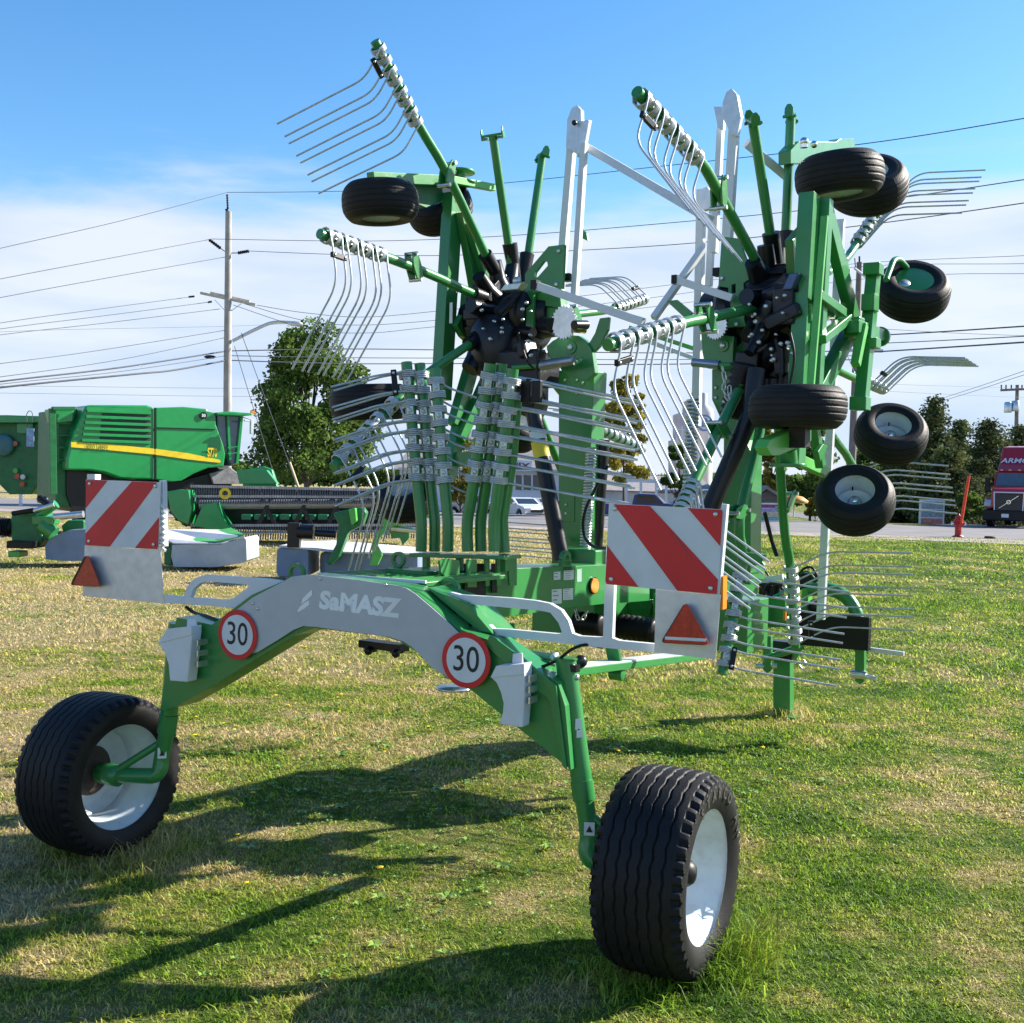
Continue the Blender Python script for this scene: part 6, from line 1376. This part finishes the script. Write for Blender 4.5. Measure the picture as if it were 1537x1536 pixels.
b2 = B2('low_white_building', 'low white building behind the yellowing tree', 88, [(850, 782), (850, 735), (1075, 742), (1075, 790)], 10, CONC)
mb = MB(); a, b = D(846, 734, 87.6), D(1080, 741, 87.6); c_, d_ = D(870, 712, 93), D(1050, 716, 93); mb.add([a, b, d_, c_, Vector((a.x, 98, a.z)), Vector((b.x, 98, b.z))], [(0, 1, 2, 3), (3, 2, 5, 4), (0, 3, 4), (1, 5, 2)]); mb.build('roof', ROOFM, b2)
mb = MB()
for x in (940, 962, 985, 1000): mb.bar(D(x, 722, 86), D(x, 775, 86), .18, .18, FW)
mb.bar(D(930, 720, 86), D(1010, 724, 86), .3, .35, FW); mb.build('porch', SWHITE, b2)
# silo with a ringed letter, and a stepped tower
ds = 110.0
sl = thing('silo', 'white round silo with a blue ringed letter behind the right mast', 'silo', Vector((D(1053, 700, ds).x, ds, 0)))
c0 = D(1053, 700, ds); top = D(1053, 622, ds).z; R0 = 16 / FPX * ds
mb = MB(); mb.lathe((0, 0, 0), Z, [(R0, 0), (R0, top), (R0 * .9, top + .5), (R0 * .35, top + .9), (R0 * .35, top + 2.0), (0, top + 2.1)], 32); loc(mb, 'tank', CONC, sl)
bcol = mat('logo_blue', (.10, .20, .40), .6); mb = MB(); lg = D(1054, 636, ds) - Vector((sl.location.x, ds, 0)); lg = Vector((lg.x, -R0 - .02, lg.z)); disc(mb, lg, -FW, .80, .03, 28, .62); loc(mb, 'ring_emblem', bcol, sl)
tt = text_on('B', 1.2, lg, RT, Z, 'emblem_letter', bcol, None, .03); tt.parent = sl
tw = thing('batch_tower', 'pale stepped plant tower left of the round silo', 'tower', Vector((D(1025, 700, 104).x, 104, 0)))
for i, (x0, x1, y0, y1, dd) in enumerate(((1012, 1048, 660, 775, 104), (1019, 1030, 620, 662, 104.5), (1034, 1044, 600, 662, 105))):
    mb = MB(); mb.plate([D(x, y, dd) for x, y in ((x0, y0), (x1, y0), (x1, y1), (x0, y1))], FW * 4); mb.build('cladding', mat('cladding_%d' % i, (.50, .44, .46), .8, var=.12, scale=1), tw)
mb = MB()
for x in (1016, 1024, 1032): mb.bar(D(x, 640, 103.5), D(x, 775, 103.5), .1, .1, FW)
for y in range(645, 775, 14): mb.bar(D(1014, y, 103.5), D(1034, y, 103.5), .08, .08, FW)
mb.build('scaffold', WHITEM, tw)
# small grey house and roadside signs
gh = B2('grey_house', 'small weathered grey house with a gable by the far roadside', 70, [(1132, 796), (1132, 748), (1151, 736), (1172, 748), (1172, 798)], 7, mat('weathered_board', (.20, .18, .17), .9, var=.2))
mb = MB(); rg, ea, eb = D(1151, 734, 69.5), D(1129, 750, 69.5), D(1176, 750, 69.5); dp_ = FW * 8
mb.plate([ea, rg, eb, eb + Z * .16, rg + Z * .2, ea + Z * .16], dp_); mb.build('roof', ROOFM, gh)
mb = MB(); mb.plate([D(x, y, 69.95) for x, y in ((1140, 756), (1147, 756), (1147, 768), (1140, 768))], -FW * .03); mb.build('window', GLASS, gh)
mb = MB(); mb.plate([D(x, y, 69.95) for x, y in ((1160, 757), (1167, 757), (1167, 784), (1160, 784))], -FW * .03); mb.build('door', SWHITE, gh)
def road_sign(px, py0, py1, w, d, rows, label):
    t = thing('roadside_sign', label, 'sign', Vector((D(px, 700, d).x, d, 0)), None); top = D(px, py0, d); bot = D(px, py1, d); n = len(rows); h = (top.z - bot.z) / n
    mb = MB(); c_ = Vector((top.x, d, 0)); mb.box(c_ + Z * bot.z / 2, RT * .09, FW * .06, Z * (bot.z / 2 + .05)); mb.build('sign_post', SWHITE, t)
    mb = MB(); mb.box(c_ + Z * (top.z + bot.z) / 2, RT * (w / 2 + .06), FW * .05, Z * ((top.z - bot.z) / 2 + .06)); mb.build('sign_frame', SWHITE, t)
    for i, col in enumerate(rows):
        mb = MB(); mb.box(c_ + Z * (top.z - h * (i + .5)) - FW * .06, RT * w / 2 * .94, FW * .015, Z * h * .42); mb.build('sign_panel', mat('panel_%d_%d' % (px, i), col, .5, var=.35, scale=8), t)
road_sign(1154, 757, 781, 1.1, 58, [(.25, .05, .12), (.30, .25, .5), (.5, .4, .2), (.15, .35, .33)], 'small stacked coloured signs in front of the grey house')
road_sign(1399, 752, 790, 1.2, 60, [(.28, .34, .38), (.25, .30, .34), (.50, .18, .16)], 'grey and red roadside sign behind the tines, left of the hydrant')
bs = thing('orange_umbrella', 'orange and white canopy beyond the road, right of the grey house', 'canopy', Vector((D(1192, 700, 66).x, 66, 0)))
mb = MB(); c_ = D(1192, 752, 66); mb.lathe(c_, Z, [(.0, .35), (.5, .25), (.85, .0), (.80, -.12)], 12); mb.build('cover', mat('canopy_orange', (.6, .28, .06), .6, var=.3, scale=2), bs)
mb = MB(); mb.cyl((c_.x, c_.y, 0), c_, .04); mb.build('pole', SWHITE, bs)
fl = thing('road_marker', 'short white post in the grass at far left beside the road', 'post', G(31, 760)); g_ = G(31, 762); mb = MB(); mb.box((0, 0, .4), (.07, 0, 0), (0, .05, 0), (0, 0, .4)); loc(mb, 'post', SWHITE, fl)

# ---- utility poles and wires ---------------------------------------------
def pole_(px_top, py_top, px_bot, d, r, m, label, name='utility_pole'):
    a = D(px_top, py_top, d); b = D(px_bot, 740, d); base = Vector((b.x, b.y, 0)); t = thing(name, label, 'utility pole', base, None)
    mb = MB(); mb.tube([base, base.lerp(Vector((a.x, a.y, a.z)), .5), a], [r * 1.25, r * 1.1, r * .85], 14); mb.build('shaft', m, t); return t
P1 = pole_(343, 318, 341, 47, .15, GREYPOLE, 'tall pale utility pole with a crossarm and a lamp arm, behind the combine cab')
d1 = 47
mb = MB(); mb.bar(D(301, 440, d1), D(384, 458, d1), .10, .13, FW); mb.bar(D(316, 440, d1 + .3), D(375, 453, d1 + .3), .10, .12, FW); mb.build('crossarm', mat('crossarm_pale', (.55, .50, .42), .8, var=.2), P1)
mb = MB(); mb.bar(D(322, 450, d1), D(341, 470, d1), .03, .03); mb.bar(D(362, 456, d1), D(343, 470, d1), .03, .03); mb.build('crossarm_brace', STEEL, P1)
def insul(a, b, r=.055, t=P1):
    p, q = Vector(a), Vector(b); mb = MB(); pr = []
    for i in range(13): pr.append((r if i % 2 else r * .55, (q - p).length * i / 12))
    mb.lathe(p, q - p, [(0, 0)] + pr + [(0, (q - p).length)], 12); mb.build('insulator', BLKPL, t)
insul(D(341, 292, d1), D(342, 314, d1)); insul(D(314, 360, d1), D(331, 373, d1), .08); insul(D(357, 380, d1), D(374, 377, d1), .08)
mb = MB(); mb.tube([D(331, 373, d1), D(341, 380, d1), D(357, 380, d1)], .02, 6); mb.bar(D(340, 314, d1), D(344, 332, d1), .1, .1); mb.build('bracket', BLACK, P1)
insul(D(283, 446, d1), D(292, 445, d1), .05); insul(D(312, 454, d1), D(318, 453, d1), .05)
mb = MB(); mb.tube(smooth_path([D(349, 512, d1), D(385, 494, d1), D(412, 484, d1), D(447, 485, d1)], 5), [.07] * 16, 10); la = mb.build('lamp_arm', WHITEM, P1)
mb = MB(); mb.ball(D(443, 486, d1), .22, 12, (1.5, .8, .5)); mb.build('lamp_head', WHITEM, la)
mb = MB(); mb.ball(D(315, 536, d1), .16, 10, (1.6, .7, .5)); mb.build('splice_box', BLACK, P1)
P2 = pole_(1290, 394, 1277, 60, .17, WOOD, 'brown wooden utility pole with a crossarm behind the right rotor wheels')
mb = MB(); mb.bar(D(1283, 403, 59.8), D(1310, 424, 58), .10, .10); mb.bar(D(1268, 526, 59.7), D(1325, 527, 59.7), .13, .16); mb.build('crossarm', mat('crossarm_white', (.6, .6, .58), .7), P2)
mb = MB(); mb.tube([D(1283, 388, 59.8), D(1284, 402, 59.8)], .03, 6); mb.tube([D(1290, 385, 60), D(1290, 396, 60)], .05, 6); mb.build('insulator', BLKPL, P2)
mb = MB(); mb.tube([D(1270, 530, 59.8), D(1283, 560, 59.8)], .02, 6); mb.build('brace', STEEL, P2)
P3 = pole_(1527, 578, 1524, 115, .2, WOOD, 'far utility pole with a crossarm and transformers above the red truck')
mb = MB(); mb.bar(D(1502, 586, 114.7), D(1545, 584, 114.7), .18, .22); mb.build('crossarm', WOOD, P3)
for x, y in ((1513, 612), (1524, 610)): 
    mb = MB(); c_ = D(x, y, 114.5); mb.lathe(c_ - Z * .5, Z, [(0, 0), (.36, 0), (.38, .1), (.38, .95), (.3, 1.05), (0, 1.08)], 16); mb.build('transformer', STEEL, P3)
for x in (1503, 1510, 1518, 1534): 
    mb = MB(); mb.cyl(D(x, 584, 114.7), D(x, 578, 114.7), .07); mb.build('insulator', BLKPL, P3)
WN = [0]
def wire(pts, label, r=.012, grp='overhead wires'):
    P = smooth_path([D(x, y, d) for x, y, d in pts], 8); mb = MB(); base = P[0]
    mb.tube([p - base for p in P], r, 5); o = mb.build('overhead_wire', WIRE); o.location = base; tag(o, label, 'wire', grp)
W_ = wire
W_([(-200, 420, 34), (0, 373, 38), (180, 332, 42), (341, 289, 47)], 'wire rising to the top of the pale pole from the left')
W_([(341, 289, 47), (480, 288, 45), (640, 283, 42), (758, 275, 39), (1000, 249, 34), (1290, 217, 27), (1537, 178, 23), (1750, 140, 20)], 'highest wire, crossing behind both white uprights to the top right')
W_([(-200, 460, 34), (0, 419, 38), (180, 385, 42), (318, 359, 47)], 'second wire from the left edge to the upper insulator of the pale pole')
W_([(318, 359, 47), (560, 362, 44), (780, 353, 40), (1026, 333, 35), (1204, 316, 31), (1367, 295, 27), (1537, 270, 23), (1750, 238, 20)], 'second highest wire on the right half of the photo')
W_([(-200, 488, 34), (0, 447, 38), (180, 414, 42), (338, 386, 47)], 'third wire from the left edge, just below the insulators')
W_([(374, 377, 47), (500, 382, 45), (643, 384, 42), (745, 381, 40), (870, 376, 37), (1042, 365, 33), (1275, 341, 28), (1537, 305, 23), (1750, 270, 20)], 'third highest wire, leaving the right insulator of the pale pole')
W_([(-200, 520, 34), (0, 485, 38), (150, 464, 42), (285, 446, 47)], 'upper crossarm wire from the left edge')
W_([(-200, 526, 34), (0, 494, 38), (150, 475, 42), (312, 454, 47)], 'middle crossarm wire from the left edge')
W_([(-200, 534, 34), (0, 503, 38), (150, 486, 42), (330, 464, 47)], 'lowest crossarm wire from the left edge')
W_([(384, 458, 47), (460, 470, 47), (552, 476, 48), (687, 464, 50), (860, 446, 52), (1030, 425, 55), (1285, 396, 60), (1537, 384, 50), (1700, 376, 44)], 'top wire of the three between the two large poles')
W_([(366, 456, 47), (460, 482, 47), (552, 488, 48), (687, 478, 50), (860, 461, 52), (1030, 440, 55), (1283, 401, 60), (1537, 396, 50), (1700, 392, 44)], 'middle wire of the three between the two large poles')
W_([(350, 458, 47), (460, 493, 47), (552, 500, 48), (660, 490, 50), (860, 474, 52), (1050, 452, 55), (1285, 420, 60), (1420, 412, 54), (1537, 411, 50), (1700, 410, 44)], 'lowest wire of the three between the two large poles')
W_([(-200, 570, 36), (0, 546, 38), (150, 526, 42), (338, 496, 47)], 'thin wire joining the pale pole at the lamp arm')
W_([(-200, 590, 36), (0, 566, 38), (180, 540, 42), (338, 507, 47)], 'thin wire just under the lamp arm, coming from the left')
W_([(-200, 600, 36), (0, 573, 38), (180, 552, 42), (341, 527, 47)], 'heavy cable from the left edge to the pale pole', .03)
W_([(-200, 608, 36), (0, 582, 38), (200, 562, 42), (260, 556, 44), (341, 541, 47)], 'lowest heavy cable from the left edge to the pale pole', .035)
W_([(-200, 604, 36), (0, 577, 38), (180, 558, 42), (341, 534, 47)], 'cable between the two heavy ones on the left')
W_([(341, 527, 47), (520, 524, 50), (700, 526, 54), (1000, 530, 57), (1284, 527, 60)], 'upper dark cable running from the pale pole to the brown pole', .025)
W_([(341, 534, 47), (515, 537, 50), (700, 538, 54), (1000, 540, 57), (1284, 534, 60)], 'middle dark cable running from the pale pole to the brown pole', .018)
W_([(341, 541, 47), (515, 546, 50), (700, 546, 54), (1000, 547, 57), (1284, 540, 60)], 'lower dark cable running from the pale pole to the brown pole', .025)
W_([(1290, 505, 60), (1400, 499, 50), (1537, 490, 42), (1700, 480, 36)], 'thick cable below the covered rake wheel, to the right edge', .03)
W_([(1290, 517, 60), (1400, 512, 50), (1537, 505, 42), (1700, 496, 36)], 'thin cable between two thick ones at the right edge', .02)
W_([(1290, 530, 60), (1400, 523, 50), (1537, 514, 42), (1700, 503, 36)], 'lower thick cable at the right edge, touching the far tines', .034)
W_([(1325, 494, 62), (1430, 500, 62), (1537, 504, 62), (1700, 508, 60)], 'faint wire crossing the thick cables at the right')
W_([(1280, 575, 62), (1400, 579, 80), (1540, 583, 115)], 'upper wire running to the far pole at the right')
W_([(1280, 584, 62), (1400, 591, 80), (1540, 597, 115)], 'lower wire running to the far pole at the right')
W_([(1408, 600, 70), (1470, 580, 55), (1537, 557, 45), (1700, 500, 34)], 'upper of two wires climbing to the right edge above the spruces')
W_([(1408, 604, 70), (1470, 585, 55), (1537, 563, 45), (1700, 512, 34)], 'lower of two wires climbing to the right edge above the spruces')
W_([(-100, 505, 70), (60, 496, 75), (340, 490, 90), (480, 484, 100)], 'faint far wire behind the pale pole, upper')
W_([(-100, 580, 90), (60, 580, 90), (330, 583, 95), (600, 584, 100)], 'faint far wire above the combine, upper')
W_([(-100, 589, 90), (60, 591, 90), (330, 595, 95), (600, 596, 100)], 'faint far wire above the combine, lower')
for (a, b, c_, lab) in (((352, 520, 47), (412, 735, 44), (424, 755, 43.5), 'left guy wire with a wooden guard, beside the combine cab'), ((362, 500, 47), (435, 695, 43), (452, 745, 42), 'right guy wire with a wooden guard, in front of the tall tree')):
    A0, A1, A2 = D(*a), D(*b), D(*c_); gw = thing('guy_wire', lab, 'guy wire', Vector((A2.x, A2.y, 0)), 'guy wires of the pale pole')
    gnd = A0 + (A2 - A0) * (A0.z / max(.1, A0.z - A2.z)); mb = MB(); mb.tube([A0, gnd], .016, 6); mb.build('cable', WIRE, gw)
    mb = MB(); mb.tube([A1, A1.lerp(gnd, .75)], .05, 8); mb.build('wooden_guard', mat('guard_wood', (.55, .42, .26), .7) if 'guard_wood' not in bpy.data.materials else bpy.data.materials['guard_wood'], gw)
for o in bpy.data.objects:
    if '_base' in o: del o['_base']
